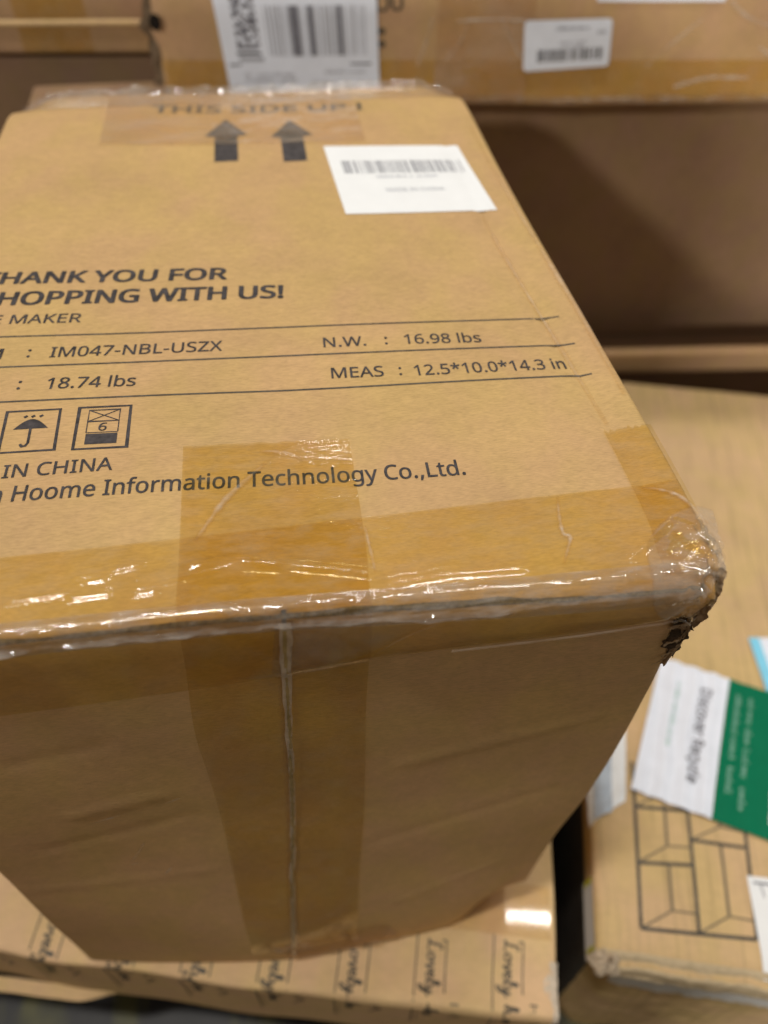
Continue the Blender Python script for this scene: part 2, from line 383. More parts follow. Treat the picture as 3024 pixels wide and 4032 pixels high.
'9':(384,'129 -7 120 -7 109 -6 98 -5 87 -4 77 -2 69 0 69 50 87 46 106 43 128 42 157 43 183 49 205 57 224 69 240 83 254 99 265 118 274 138 280 161 285 185 288 209 289 235 285 235 274 221 260 207 243 196 222 187 199 181 171 179 133 184 99 196 72 217 50 246 38 282 34 324 36 356 42 385 53 411 67 433 85 452 106 467 130 478 157 484 187 486 216 484 244 476 269 463 292 445 312 422 328 393 340 359 347 320 349 275 348 240 345 206 340 173 332 141 322 110 307 82 289 57 267 35 240 17 208 4 171 -4 184 226 205 227 223 231 240 239 254 248 266 259 276 272 284 286 288 299 289 314 288 333 284 352 278 371 269 388 258 404 244 418 227 428 208 434 187 437 161 433 138 424 119 409 104 387 95 359 92 325 95 296 102 272 115 252 132 237 155 229','43 45 44 42 45 43 42 46 45 41 46 42 41 47 46 40 47 41 40 48 47 39 48 40 39 83 48 83 82 48 82 49 48 39 84 83 81 49 82 39 85 84 38 85 39 80 49 81 38 86 85 80 50 49 79 50 80 37 86 38 37 87 86 78 50 79 78 51 50 77 51 78 37 88 87 36 88 37 76 51 77 36 89 88 76 52 51 35 89 36 75 52 76 74 52 75 35 90 89 34 90 35 74 53 52 73 53 74 72 53 73 34 91 90 71 53 72 33 91 34 71 54 53 33 92 91 70 54 71 69 54 70 33 93 92 68 54 69 32 93 33 68 22 54 22 55 54 67 23 68 23 22 68 32 94 93 67 24 23 21 55 22 66 24 67 32 65 94 65 24 66 32 24 65 32 25 24 31 25 32 20 55 21 31 26 25 20 56 55 30 26 31 30 27 26 30 28 27 19 56 20 29 28 30 19 57 56 18 57 19 18 58 57 17 58 18 16 58 17 16 59 58 15 59 16 14 59 15 14 60 59 13 60 14 12 60 13 12 61 60 6 8 7 11 61 12 6 9 8 10 61 11 6 10 9 6 61 10 6 62 61 6 63 62 6 64 63 5 64 6 4 64 5 3 64 4 3 0 64 2 0 3 1 0 2'),
':':(180,'89 -9 79 -8 69 -5 60 1 54 10 50 22 48 36 50 51 54 63 60 71 69 77 79 80 89 81 100 80 110 77 119 71 126 63 130 51 132 36 130 22 126 10 119 1 110 -5 100 -8 89 278 79 279 69 283 60 289 54 297 50 309 48 324 50 339 54 351 60 359 69 365 79 368 89 369 100 368 110 365 119 359 126 351 130 339 132 324 130 309 126 297 119 289 110 283 100 279','35 37 36 34 37 35 34 38 37 33 38 34 33 39 38 32 39 33 32 40 39 31 40 32 31 41 40 30 41 31 30 42 41 29 42 30 29 43 42 29 44 43 28 44 29 27 44 28 27 45 44 26 45 27 26 46 45 25 46 26 25 47 46 24 47 25 11 13 12 10 13 11 10 14 13 9 14 10 9 15 14 8 15 9 8 16 15 8 17 16 7 17 8 7 18 17 6 18 7 5 18 6 5 19 18 4 19 5 4 20 19 3 20 4 3 21 20 2 21 3 2 22 21 1 22 2 1 23 22 0 23 1'),
'A':(429,'0 0 187 482 242 482 428 0 366 0 308 148 118 148 61 0 138 202 290 202 236 347 235 352 233 358 230 367 227 376 224 386 221 396 218 405 216 413 214 419 210 405 207 392 203 378 199 366 196 356 193 347','0 2 1 0 19 2 19 3 2 0 20 19 18 3 19 17 3 18 0 21 20 16 3 17 15 3 16 0 22 21 14 3 15 0 23 22 13 3 14 12 3 13 0 24 23 11 3 12 0 25 24 10 3 11 0 8 25 9 3 10 0 6 8 6 9 8 6 5 9 5 3 9 0 7 6 4 3 5'),
'B':(437,'65 0 65 480 202 480 257 477 303 468 338 453 364 431 379 400 384 361 382 334 374 311 361 290 343 274 320 262 293 255 293 251 312 247 331 241 348 234 363 224 376 212 386 197 394 180 399 160 400 136 395 96 380 63 356 36 322 16 282 4 234 0 126 275 214 275 251 278 279 284 299 295 312 310 319 330 322 354 319 378 309 397 294 411 272 420 242 426 205 428 126 428 126 51 222 51 261 54 290 62 311 76 325 94 333 116 336 141 333 165 324 185 310 202 288 215 257 222 218 225 126 225','0 45 1 45 2 1 45 3 2 45 4 3 45 5 4 45 6 5 45 44 6 44 43 6 43 7 6 0 31 45 42 7 43 41 7 42 40 7 41 40 8 7 39 8 40 38 8 39 38 9 8 37 9 38 37 10 9 36 10 37 36 11 10 35 11 36 34 11 35 34 12 11 33 12 34 32 12 33 0 60 31 60 32 31 60 12 32 60 13 12 60 14 13 60 15 14 60 16 15 60 17 16 60 18 17 60 59 18 59 19 18 0 46 60 58 19 59 58 20 19 57 20 58 56 20 57 56 21 20 55 21 56 55 22 21 54 22 55 54 23 22 53 23 54 53 24 23 52 24 53 52 25 24 51 25 52 51 26 25 50 26 51 49 26 50 49 27 26 48 27 49 47 27 48 0 47 46 0 27 47 0 28 27 0 29 28 0 30 29'),
'C':(424,'261 -7 215 -3 174 7 139 24 109 46 85 75 65 109 52 149 44 192 41 240 44 287 53 330 67 368 88 403 114 431 146 455 183 472 225 483 271 486 320 483 364 474 404 458 379 407 364 413 348 420 330 425 311 430 292 432 271 433 223 427 182 410 149 381 124 343 110 296 105 240 109 184 123 137 146 98 178 69 219 52 270 46 291 47 311 49 330 52 348 56 367 60 385 65 385 13 367 7 348 2 329 -2 309 -5 286 -6','17 19 18 17 20 19 16 20 17 16 21 20 15 21 16 15 26 21 26 25 21 25 24 21 24 23 21 23 22 21 14 28 15 28 27 15 27 26 15 14 29 28 13 29 14 13 30 29 13 31 30 12 31 13 12 32 31 11 32 12 11 33 32 10 33 11 10 34 33 9 34 10 8 34 9 8 35 34 7 35 8 7 36 35 6 36 7 6 37 36 5 37 6 5 38 37 4 38 5 4 39 38 45 47 46 44 47 45 43 47 44 4 40 39 42 47 43 41 47 42 40 47 41 3 40 4 3 47 40 2 47 3 2 48 47 1 48 2 1 49 48 1 50 49 1 51 50 0 51 1 0 52 51'),
'D':(490,'65 0 65 480 213 480 259 477 301 468 338 453 371 432 398 406 420 374 436 336 446 293 449 244 442 170 420 109 383 61 333 27 272 7 199 0 126 52 191 52 299 73 364 136 385 242 380 301 364 348 338 383 302 408 258 423 204 428 126 428','0 29 1 29 2 1 29 3 2 29 4 3 29 5 4 29 6 5 29 28 6 28 27 6 27 7 6 0 18 29 26 7 27 25 7 26 25 8 7 24 8 25 24 9 8 23 9 24 23 10 9 22 10 23 22 11 10 22 12 11 21 12 22 21 13 12 20 13 21 20 14 13 19 14 20 19 15 14 0 19 18 0 15 19 0 16 15 0 17 16'),
'E':(373,'65 0 65 480 333 480 333 426 126 426 126 277 321 277 321 224 126 224 126 53 333 53 333 0','0 4 1 4 2 1 4 3 2 0 5 4 0 8 5 8 6 5 8 7 6 0 9 8 0 10 9 0 11 10'),
'F':(349,'65 0 65 480 333 480 333 426 126 426 126 257 320 257 320 203 126 203 126 0','0 4 1 4 2 1 4 3 2 0 5 4 0 8 5 8 6 5 8 7 6 0 9 8'),
'G':(489,'271 -7 224 -3 182 7 145 23 114 46 88 74 67 108 53 148 44 191 41 240 44 288 54 331 71 370 93 404 121 433 155 456 195 473 240 483 289 486 316 485 341 483 366 479 389 473 411 466 433 458 410 406 392 413 373 419 352 425 331 430 309 432 286 433 233 427 188 410 152 381 125 343 109 296 104 240 106 203 112 169 123 139 137 112 157 89 181 70 210 57 245 48 285 46 305 46 323 47 338 49 353 51 366 54 379 57 379 199 273 199 273 253 439 253 439 18 413 10 387 4 361 -1 333 -4 303 -6','17 19 18 17 20 19 17 21 20 16 21 17 16 22 21 16 23 22 15 23 16 15 24 23 15 29 24 29 28 24 28 27 24 27 26 24 26 25 24 14 31 15 31 30 15 30 29 15 14 32 31 13 32 14 13 33 32 13 34 33 12 34 13 12 35 34 11 35 12 11 36 35 10 36 11 10 37 36 9 37 10 54 56 55 54 53 56 53 57 56 8 37 9 8 38 37 8 39 38 52 57 53 7 39 8 7 40 39 6 40 7 6 41 40 6 42 41 5 42 6 5 43 42 4 43 5 4 44 43 51 57 52 4 45 44 50 57 51 49 57 50 48 57 49 4 46 45 47 57 48 46 57 47 3 46 4 3 57 46 2 57 3 2 58 57 2 59 58 1 59 2 1 60 59 1 61 60 0 61 1 0 62 61'),
'H':(498,'65 0 65 480 126 480 126 277 371 277 371 480 432 480 432 0 371 0 371 224 126 224 126 0','0 2 1 0 3 2 4 6 5 4 7 6 0 10 3 10 4 3 10 9 4 9 7 4 0 11 10 8 7 9'),
'I':(228,'27 0 27 35 83 48 83 431 27 445 27 480 200 480 200 445 144 431 144 48 200 35 200 0','4 6 5 4 7 6 3 7 4 3 8 7 2 8 3 2 9 8 1 9 2 1 10 9 0 10 1 0 11 10'),
'K':(416,'65 0 65 480 126 480 126 243 139 258 153 274 167 289 181 304 194 319 208 334 338 480 408 480 218 271 416 0 345 0 175 229 126 186 126 0','0 2 1 0 3 2 9 11 10 9 12 11 8 12 9 7 12 8 6 12 7 5 12 6 4 12 5 4 15 12 15 13 12 3 15 4 0 16 3 16 15 3 14 13 15 0 17 16'),
'L':(352,'65 0 65 480 126 480 126 54 335 54 335 0','0 2 1 0 3 2 0 4 3 0 5 4'),
'M':(609,'65 0 65 480 154 480 302 87 305 87 455 480 544 480 544 0 484 0 484 295 484 318 485 341 486 364 487 385 488 404 489 420 486 420 326 0 277 0 119 420 116 420 117 405 119 386 120 364 120 340 121 316 121 291 121 0','0 20 1 20 2 1 20 19 2 19 3 2 4 16 5 16 6 5 16 15 6 15 7 6 0 21 20 18 3 19 4 17 16 14 7 15 0 22 21 13 7 14 0 23 22 12 7 13 0 24 23 11 7 12 10 7 11 0 25 24 9 7 10 0 26 25 8 7 9 0 27 26 18 4 3 18 17 4'),
'N':(510,'65 0 65 480 135 480 391 83 394 83 393 91 393 102 392 115 391 130 391 145 390 162 389 178 389 194 389 209 389 480 445 480 445 0 375 0 118 398 116 398 117 381 118 362 119 340 120 316 121 292 121 268 121 0','0 19 1 19 2 1 19 18 2 18 3 2 13 15 14 13 16 15 0 20 19 17 3 18 0 21 20 0 22 21 0 23 22 0 24 23 0 25 24 0 26 25 12 16 13 11 16 12 10 16 11 9 16 10 8 16 9 7 16 8 6 16 7 5 16 6 4 16 5 17 4 3 17 16 4'),
'O':(525,'263 -7 216 -3 174 7 139 24 109 48 84 76 65 111 52 150 44 193 41 241 44 288 52 331 65 370 84 404 109 433 139 456 174 473 216 483 263 487 309 484 349 473 384 456 414 433 439 405 458 370 472 331 481 288 484 240 481 193 472 150 458 110 439 76 414 47 384 24 349 7 308 -3 263 46 312 51 352 69 382 98 403 137 416 184 420 240 416 297 403 344 382 382 352 411 313 428 263 434 214 428 174 411 143 382 122 344 109 297 105 240 109 184 122 137 143 98 173 69 213 51','17 19 18 17 20 19 16 20 17 16 21 20 15 21 16 15 22 21 14 48 15 48 22 15 14 49 48 47 22 48 47 23 22 13 49 14 46 23 47 13 50 49 45 23 46 13 51 50 45 24 23 12 51 13 12 52 51 44 24 45 44 25 24 11 52 12 11 53 52 43 25 44 43 26 25 10 53 11 42 26 43 10 54 53 9 54 10 42 27 26 8 54 9 8 55 54 41 27 42 41 28 27 7 55 8 41 29 28 7 56 55 40 29 41 6 56 7 40 30 29 6 57 56 39 30 40 5 57 6 39 31 30 5 58 57 38 31 39 4 58 5 38 32 31 4 59 58 37 32 38 4 36 59 36 32 37 3 36 4 36 33 32 3 33 36 2 33 3 2 34 33 1 34 2 1 35 34 0 35 1'),
'P':(406,'65 0 65 480 192 480 249 475 295 463 329 443 353 415 367 380 372 338 370 313 364 288 354 264 340 243 320 224 294 208 263 196 225 189 181 187 126 187 126 0 126 238 174 238 216 241 250 248 276 261 295 279 306 304 310 336 306 364 296 387 280 405 257 418 225 425 187 428 126 428','0 34 1 34 2 1 34 3 2 34 4 3 34 5 4 34 33 5 33 32 5 32 6 5 0 20 34 31 6 32 30 6 31 30 7 6 29 7 30 28 7 29 28 8 7 27 8 28 27 9 8 26 9 27 26 10 9 25 10 26 25 11 10 24 11 25 24 12 11 23 12 24 22 12 23 22 13 12 21 13 22 0 18 20 18 21 20 18 13 21 18 14 13 18 15 14 18 16 15 18 17 16 0 19 18'),
'R':(418,'65 0 65 480 197 480 252 476 296 464 329 446 353 419 367 385 372 343 370 319 366 298 358 279 348 264 336 250 322 239 307 229 292 221 276 215 408 0 337 0 221 198 126 198 126 0 126 249 197 249 233 252 261 259 283 272 298 290 307 313 310 340 306 369 297 391 281 407 259 418 230 425 194 427 126 427','0 37 1 37 2 1 37 3 2 37 4 3 37 5 4 37 36 5 36 6 5 0 23 37 35 6 36 34 6 35 34 7 6 33 7 34 32 7 33 31 7 32 31 8 7 30 8 31 30 9 8 29 9 30 29 10 9 28 10 29 28 11 10 27 11 28 27 12 11 26 12 27 26 13 12 25 13 26 24 13 25 24 14 13 0 21 23 21 24 23 21 14 24 21 15 14 21 16 15 21 17 16 21 20 17 20 18 17 0 22 21 19 18 20'),
'S':(369,'166 -7 140 -6 115 -4 91 -1 70 4 51 9 34 16 34 74 52 67 72 60 94 54 119 50 143 47 169 46 201 48 228 55 249 66 265 82 274 101 277 123 276 138 272 151 267 163 258 173 247 183 232 192 214 202 191 212 164 222 126 238 96 256 72 276 54 300 44 329 40 364 42 388 49 410 60 429 74 446 92 460 114 471 138 480 165 485 193 486 219 485 243 483 266 479 287 473 307 467 326 459 307 408 290 414 272 420 253 426 233 430 213 432 192 433 165 431 142 425 124 414 112 400 104 383 101 363 103 348 106 335 111 323 120 313 131 303 144 294 161 285 182 276 206 267 233 256 257 245 278 233 296 221 310 207 322 191 330 173 335 152 337 128 332 89 317 56 291 29 256 9 215 -3','42 44 43 42 45 44 41 45 42 41 46 45 40 46 41 40 47 46 40 48 47 39 48 40 39 49 48 38 49 39 38 55 49 55 54 49 54 53 49 53 52 49 52 51 49 51 50 49 37 56 38 56 55 38 37 57 56 37 58 57 36 58 37 36 59 58 36 60 59 35 60 36 35 61 60 34 61 35 34 62 61 33 62 34 33 63 62 33 64 63 33 65 64 32 65 33 32 66 65 32 67 66 32 68 67 31 68 32 31 69 68 31 70 69 31 71 70 30 71 31 30 72 71 30 73 72 29 73 30 29 74 73 28 74 29 28 75 74 27 75 28 27 76 75 26 76 27 26 77 76 25 77 26 24 77 25 24 78 77 23 78 24 22 78 23 22 79 78 21 79 22 21 80 79 20 80 21 19 80 20 19 81 80 18 81 19 17 81 18 17 82 81 16 82 17 6 8 7 6 9 8 15 82 16 6 10 9 15 83 82 14 83 15 6 11 10 6 12 11 13 83 14 6 13 12 6 83 13 6 84 83 5 84 6 4 84 5 4 85 84 3 85 4 2 85 3 2 0 85 1 0 2'),
'T':(373,'156 0 156 426 7 426 7 480 366 480 366 426 217 426 217 0','2 4 3 2 5 4 1 5 2 0 6 1 6 5 1 0 7 6'),
'U':(491,'243 -7 188 -1 143 15 107 42 81 78 66 121 60 171 60 480 121 480 121 169 124 133 135 102 152 78 176 60 208 49 246 46 286 50 317 61 341 80 357 106 367 135 370 169 370 480 430 480 430 169 428 137 421 107 410 80 394 55 373 34 348 16 318 4 283 -4','6 8 7 6 9 8 21 23 22 21 24 23 5 9 6 20 24 21 20 25 24 5 10 9 20 26 25 19 26 20 5 11 10 4 11 5 19 27 26 18 27 19 4 12 11 17 27 18 17 28 27 3 12 4 3 13 12 16 28 17 3 14 13 16 29 28 15 29 16 3 15 14 3 29 15 2 29 3 2 30 29 2 31 30 1 31 2 1 32 31 0 32 1'),
'W':(625,'135 0 8 480 71 480 146 187 151 166 155 146 160 127 163 108 166 90 169 73 171 91 175 110 179 130 183 150 188 170 194 190 279 480 341 480 429 188 435 167 440 147 445 127 449 107 453 89 455 73 458 90 461 108 465 127 469 146 474 167 479 187 553 480 616 480 488 0 427 0 334 314 330 327 327 340 323 353 320 366 317 377 314 388 312 397 311 404 310 409 309 401 306 389 303 372 298 352 293 333 287 312 196 0','0 2 1 0 3 2 15 17 16 15 44 17 44 18 17 30 32 31 30 33 32 15 45 44 43 18 44 42 18 43 15 46 45 41 18 42 15 47 46 40 18 41 39 18 40 15 48 47 38 18 39 37 18 38 15 49 48 36 18 37 15 50 49 35 18 36 34 18 35 15 51 50 14 51 15 34 19 18 29 33 30 0 4 3 13 51 14 34 20 19 28 33 29 0 5 4 12 51 13 34 21 20 0 6 5 27 33 28 11 51 12 0 7 6 34 22 21 26 33 27 10 51 11 0 8 7 25 33 26 34 23 22 9 51 10 0 9 8 24 33 25 34 24 23 0 51 9 34 33 24'),
'X':(394,'3 0 162 250 13 480 80 480 197 291 316 480 379 480 231 251 391 0 322 0 195 208 66 0','1 3 2 1 4 3 4 6 5 4 7 6 1 7 4 1 8 7 0 10 1 10 8 1 0 11 10 9 8 10'),
'Y':(380,'160 0 160 183 0 480 66 480 190 244 315 480 380 480 220 186 220 0','1 3 2 1 4 3 4 6 5 4 7 6 1 7 4 1 8 7 0 8 1'),
'Z':(384,'26 0 26 46 278 426 34 426 34 480 351 480 351 434 99 54 358 54 358 0','3 5 4 3 6 5 3 2 6 2 7 6 1 7 2 1 8 7 1 9 8 0 9 1'),
'a':(377,'144 -7 114 -4 86 5 63 19 45 40 34 67 31 100 36 133 50 161 73 183 106 200 150 210 203 215 265 217 265 238 262 265 256 286 245 301 230 311 212 316 190 318 172 317 154 315 136 310 120 304 104 298 89 291 71 335 87 343 106 350 126 357 148 362 170 365 193 366 233 363 266 353 291 337 308 314 319 283 322 245 322 0 279 0 268 51 265 51 249 33 233 19 216 7 196 0 173 -5 158 41 187 44 212 52 234 66 251 86 261 112 264 144 264 176 211 174 171 170 140 163 118 152 103 138 95 121 92 99 94 81 100 66 110 55 124 47 140 43','32 34 33 31 34 32 31 35 34 30 35 31 29 35 30 29 36 35 28 36 29 27 36 28 27 37 36 26 25 27 25 24 27 24 23 27 23 22 27 22 21 27 21 20 27 20 37 27 19 37 20 18 37 19 18 38 37 17 38 18 16 38 17 15 38 16 15 39 38 14 39 15 14 40 39 13 40 14 12 56 13 56 40 13 11 56 12 10 56 11 9 56 10 8 57 9 57 56 9 55 40 56 8 58 57 8 59 58 8 60 59 7 60 8 7 61 60 54 40 55 7 62 61 6 62 7 6 63 62 53 40 54 5 63 6 5 64 63 52 42 53 42 40 53 5 65 64 4 65 5 4 66 65 51 42 52 4 67 66 50 43 51 43 42 51 50 44 43 41 40 42 4 68 67 49 44 50 4 49 68 4 44 49 3 44 4 3 45 44 2 45 3 2 46 45 2 47 46 1 47 2 1 48 47 0 48 1'),
'b':(413,'228 -7 201 -5 178 0 158 9 142 20 128 32 116 46 111 46 99 0 57 0 57 510 116 510 116 386 116 371 116 357 115 344 114 331 114 321 113 312 116 312 128 327 142 339 158 351 178 359 201 364 228 366 269 361 305 345 335 319 358 283 372 237 376 180 372 123 358 77 335 40 305 14 269 -1 219 42 248 46 273 58 291 78 304 105 312 139 315 181 304 256 272 302 218 317 183 313 157 302 138 284 126 258 119 224 116 182 116 179 119 138 126 105 138 78 157 58 184 46','9 11 10 9 12 11 9 13 12 9 14 13 24 26 25 23 26 24 23 27 26 22 27 23 9 15 14 21 27 22 21 28 27 9 16 15 20 28 21 9 17 16 19 46 20 46 28 20 9 18 17 46 29 28 19 47 46 45 29 46 19 48 47 9 19 18 9 50 19 50 49 19 49 48 19 44 29 45 44 30 29 9 51 50 43 30 44 43 31 30 9 52 51 9 53 52 42 31 43 42 32 31 9 54 53 41 32 42 9 55 54 41 33 32 40 33 41 9 56 55 39 33 40 9 7 56 7 57 56 39 34 33 38 34 39 7 58 57 37 34 38 7 6 58 6 37 58 9 8 7 5 37 6 5 34 37 5 35 34 4 35 5 3 35 4 3 36 35 2 36 3 1 36 2 1 0 36'),
'c':(322,'201 -7 171 -5 143 2 117 13 93 28 74 48 58 73 46 103 39 138 37 178 39 220 47 256 59 286 76 311 96 332 119 347 146 358 174 365 206 367 224 366 241 364 259 361 275 357 288 352 300 347 282 298 271 302 258 306 244 310 230 313 217 314 204 315 145 300 110 254 98 179 101 139 110 105 124 79 144 60 170 48 201 44 220 45 237 47 253 50 267 55 281 60 294 65 294 13 282 7 268 2 254 -2 239 -4 221 -6','17 19 18 17 20 19 16 20 17 16 21 20 16 22 21 15 22 16 15 23 22 15 24 23 14 24 15 14 29 24 29 28 24 28 27 24 27 26 24 26 25 24 13 31 14 31 30 14 30 29 14 13 32 31 12 32 13 12 33 32 11 33 12 10 33 11 10 34 33 9 34 10 9 35 34 8 35 9 8 36 35 7 36 8 7 37 36 6 37 7 6 38 37 5 38 6 45 47 46 5 39 38 44 47 45 43 47 44 42 47 43 4 39 5 4 40 39 41 47 42 40 47 41 4 47 40 3 47 4 2 47 3 2 48 47 2 49 48 2 50 49 1 50 2 1 51 50 1 52 51 0 52 1'),
'd':(413,'185 -7 143 -2 107 14 77 40 55 76 41 123 37 179 41 236 55 283 78 319 108 346 144 361 185 367 211 365 234 360 254 351 270 340 285 328 297 314 301 314 300 320 300 329 299 339 298 350 297 359 297 367 297 510 356 510 356 0 308 0 300 48 297 48 285 34 271 21 254 9 234 0 211 -5 194 42 228 46 255 56 274 74 287 98 295 129 298 168 298 179 295 220 288 254 275 282 256 302 229 314 193 318 164 313 140 301 122 280 109 252 101 218 98 178 101 138 109 105 122 78 141 58 165 46','25 27 26 25 28 27 11 13 12 24 28 25 11 14 13 10 14 11 10 15 14 23 28 24 10 16 15 22 28 23 9 16 10 9 17 16 21 28 22 20 28 21 9 50 17 50 18 17 19 28 20 8 51 9 51 50 9 49 18 50 48 18 49 48 19 18 48 47 19 47 46 19 46 28 19 8 52 51 8 53 52 7 53 8 7 54 53 45 28 46 7 55 54 6 55 7 44 28 45 6 56 55 5 56 6 43 28 44 5 57 56 42 28 43 5 58 57 41 28 42 4 58 5 4 59 58 40 28 41 4 60 59 3 60 4 39 30 40 30 28 40 3 61 60 38 31 39 31 30 39 38 32 31 29 28 30 3 37 61 37 32 38 3 32 37 2 32 3 2 33 32 2 34 33 1 34 2 1 35 34 1 36 35 0 36 1'),
'e':(379,'210 -7 177 -4 147 3 120 14 96 30 75 51 59 76 47 106 39 140 37 177 39 215 46 249 57 279 72 305 90 326 112 344 138 357 166 364 196 367 226 364 252 358 276 347 296 331 313 312 327 290 337 264 343 235 345 204 345 169 98 169 102 131 113 100 129 76 152 58 180 47 213 44 235 44 255 46 274 50 292 55 310 61 328 69 328 17 310 9 292 4 274 -1 255 -4 234 -6 99 216 283 216 280 244 273 269 262 290 245 306 223 315 195 318 169 315 147 306 129 291 114 271 105 245','17 19 18 17 20 19 16 20 17 16 21 20 15 21 16 15 22 21 14 22 15 14 23 22 13 55 14 55 23 14 13 56 55 54 23 55 13 57 56 53 23 54 53 24 23 13 58 57 52 24 53 12 58 13 12 59 58 51 24 52 51 25 24 11 59 12 11 60 59 50 25 51 50 26 25 10 60 11 10 48 60 49 26 50 49 27 26 10 49 48 10 27 49 9 27 10 9 28 27 8 29 9 29 28 9 8 30 29 7 30 8 7 31 30 6 31 7 6 32 31 5 32 6 5 33 32 40 42 41 39 42 40 5 34 33 38 42 39 4 34 5 37 42 38 4 35 34 36 42 37 35 42 36 4 42 35 3 42 4 3 43 42 2 43 3 2 44 43 2 45 44 1 45 2 1 46 45 1 47 46 0 47 1'),
'f':(231,'73 0 73 314 10 314 10 342 73 362 73 383 77 425 87 458 104 483 127 500 156 510 190 514 204 513 217 512 229 510 241 507 251 505 260 502 244 455 237 458 229 460 220 462 210 464 201 465 191 465 173 463 158 457 147 446 139 430 134 409 132 383 132 360 223 360 223 314 132 314 132 0','10 12 11 10 13 12 10 14 13 9 14 10 9 15 14 9 16 15 9 17 16 9 18 17 8 22 9 22 21 9 21 20 9 20 19 9 19 18 9 7 24 8 24 23 8 23 22 8 7 25 24 7 26 25 6 26 7 6 27 26 6 28 27 6 29 28 5 29 6 5 30 29 5 31 30 4 31 5 3 31 4 3 32 31 3 33 32 2 33 3 1 33 2 0 34 1 34 33 1 0 35 34'),
'g':(413,'195 -161 145 -159 102 -151 65 -138 65 -84 103 -100 148 -109 198 -112 227 -109 251 -100 271 -85 286 -65 295 -40 298 -11 298 3 298 10 298 17 298 27 299 36 299 43 300 48 297 48 268 17 231 -1 185 -7 142 -1 106 15 76 42 54 79 41 125 37 179 41 233 54 278 76 316 106 344 142 361 185 367 208 365 229 361 249 353 267 343 283 329 298 312 301 312 309 360 356 360 356 -6 352 -53 338 -92 317 -122 286 -144 245 -157 194 42 227 45 253 55 273 71 287 94 295 126 298 165 298 179 295 224 287 259 273 285 252 303 226 313 193 317 165 313 142 301 123 281 109 254 101 220 98 179 101 138 109 104 123 77 141 57 165 46','35 37 36 35 38 37 34 38 35 34 39 38 43 45 44 43 46 45 34 40 39 33 40 34 33 41 40 33 65 41 65 42 41 33 66 65 64 42 65 32 66 33 63 42 64 32 67 66 63 43 42 63 62 43 62 61 43 61 46 43 32 68 67 32 69 68 31 69 32 60 46 61 31 70 69 30 70 31 59 46 60 30 71 70 29 71 30 58 46 59 29 72 71 57 46 58 29 73 72 56 46 57 28 73 29 28 74 73 55 20 56 20 46 56 27 74 28 27 75 74 54 20 55 27 76 75 53 21 54 21 20 54 53 22 21 19 46 20 27 52 76 52 22 53 18 46 19 26 52 27 26 22 52 17 46 18 16 46 17 26 23 22 15 46 16 25 23 26 14 46 15 13 46 14 25 24 23 13 47 46 12 47 13 11 47 12 11 48 47 10 48 11 3 5 4 9 48 10 9 49 48 3 6 5 8 49 9 3 7 6 7 49 8 3 49 7 3 50 49 2 50 3 2 51 50 1 51 2 1 0 51'),
'h':(415,'57 0 57 510 116 510 116 361 116 343 115 326 113 310 117 310 130 327 146 341 164 352 185 360 206 364 229 366 269 363 302 352 328 335 346 310 357 276 361 234 361 0 302 0 302 230 293 278 266 307 222 317 186 313 158 302 139 283 126 257 119 225 116 186 116 0','0 2 1 0 3 2 12 14 13 11 14 12 11 15 14 0 4 3 10 15 11 10 16 15 9 16 10 0 5 4 8 16 9 8 17 16 7 25 8 25 17 8 0 6 5 7 26 25 24 17 25 7 27 26 0 7 6 0 29 7 29 28 7 28 27 7 24 18 17 23 18 24 22 18 23 22 19 18 0 30 29 22 20 19 21 20 22 0 31 30 0 32 31'),
'i':(173,'57 0 57 360 116 360 116 0 87 420 78 421 70 424 62 429 57 436 54 446 52 457 54 469 57 479 62 486 70 491 78 494 87 495 96 494 104 491 111 486 117 479 120 469 122 457 120 446 117 436 111 429 104 424 96 421','15 17 16 14 17 15 14 18 17 13 18 14 13 19 18 12 19 13 12 20 19 11 20 12 11 21 20 10 21 11 10 22 21 9 22 10 9 23 22 8 23 9 8 24 23 7 24 8 7 25 24 6 25 7 6 26 25 5 26 6 5 27 26 4 27 5 0 2 1 0 3 2'),
'l':(173,'57 0 57 510 116 510 116 0','0 2 1 0 3 2'),
'm':(628,'57 0 57 360 105 360 113 311 117 311 129 328 144 342 162 353 182 361 202 365 223 367 273 360 310 340 333 306 336 306 350 325 366 340 386 352 407 360 429 365 452 367 489 363 520 353 543 335 560 310 570 277 574 234 574 0 515 0 515 232 507 279 483 308 442 317 410 314 385 304 367 287 355 264 347 234 345 199 345 0 286 0 286 232 278 279 253 308 212 317 180 313 155 302 137 283 125 258 118 226 116 187 116 0','9 11 10 19 21 20 8 11 9 18 21 19 18 22 21 7 11 8 17 22 18 0 2 1 0 3 2 7 12 11 6 12 7 17 23 22 16 23 17 5 12 6 15 23 16 5 13 12 15 24 23 4 44 5 44 13 5 14 32 15 32 24 15 4 45 44 43 13 44 14 33 32 31 24 32 14 34 33 4 46 45 0 4 3 0 48 4 48 47 4 47 46 4 31 25 24 42 13 43 30 25 31 42 14 13 42 34 14 42 35 34 42 36 35 41 36 42 29 25 30 29 26 25 41 37 36 0 49 48 29 27 26 41 38 37 40 38 41 28 27 29 0 50 49 40 39 38 0 51 50'),
'n':(415,'57 0 57 360 105 360 113 311 117 311 130 328 146 342 165 353 186 361 208 365 230 367 270 363 302 353 328 335 346 310 357 277 361 234 361 0 302 0 302 230 293 278 266 307 222 317 186 313 158 302 139 283 126 258 119 226 116 187 116 0','9 11 10 8 11 9 8 12 11 7 12 8 0 2 1 0 3 2 6 12 7 6 13 12 5 13 6 5 14 13 4 22 5 22 14 5 4 23 22 21 14 22 4 24 23 0 4 3 0 26 4 26 25 4 25 24 4 21 15 14 20 15 21 19 15 20 19 16 15 0 27 26 19 17 16 18 17 19 0 28 27 0 29 28'),
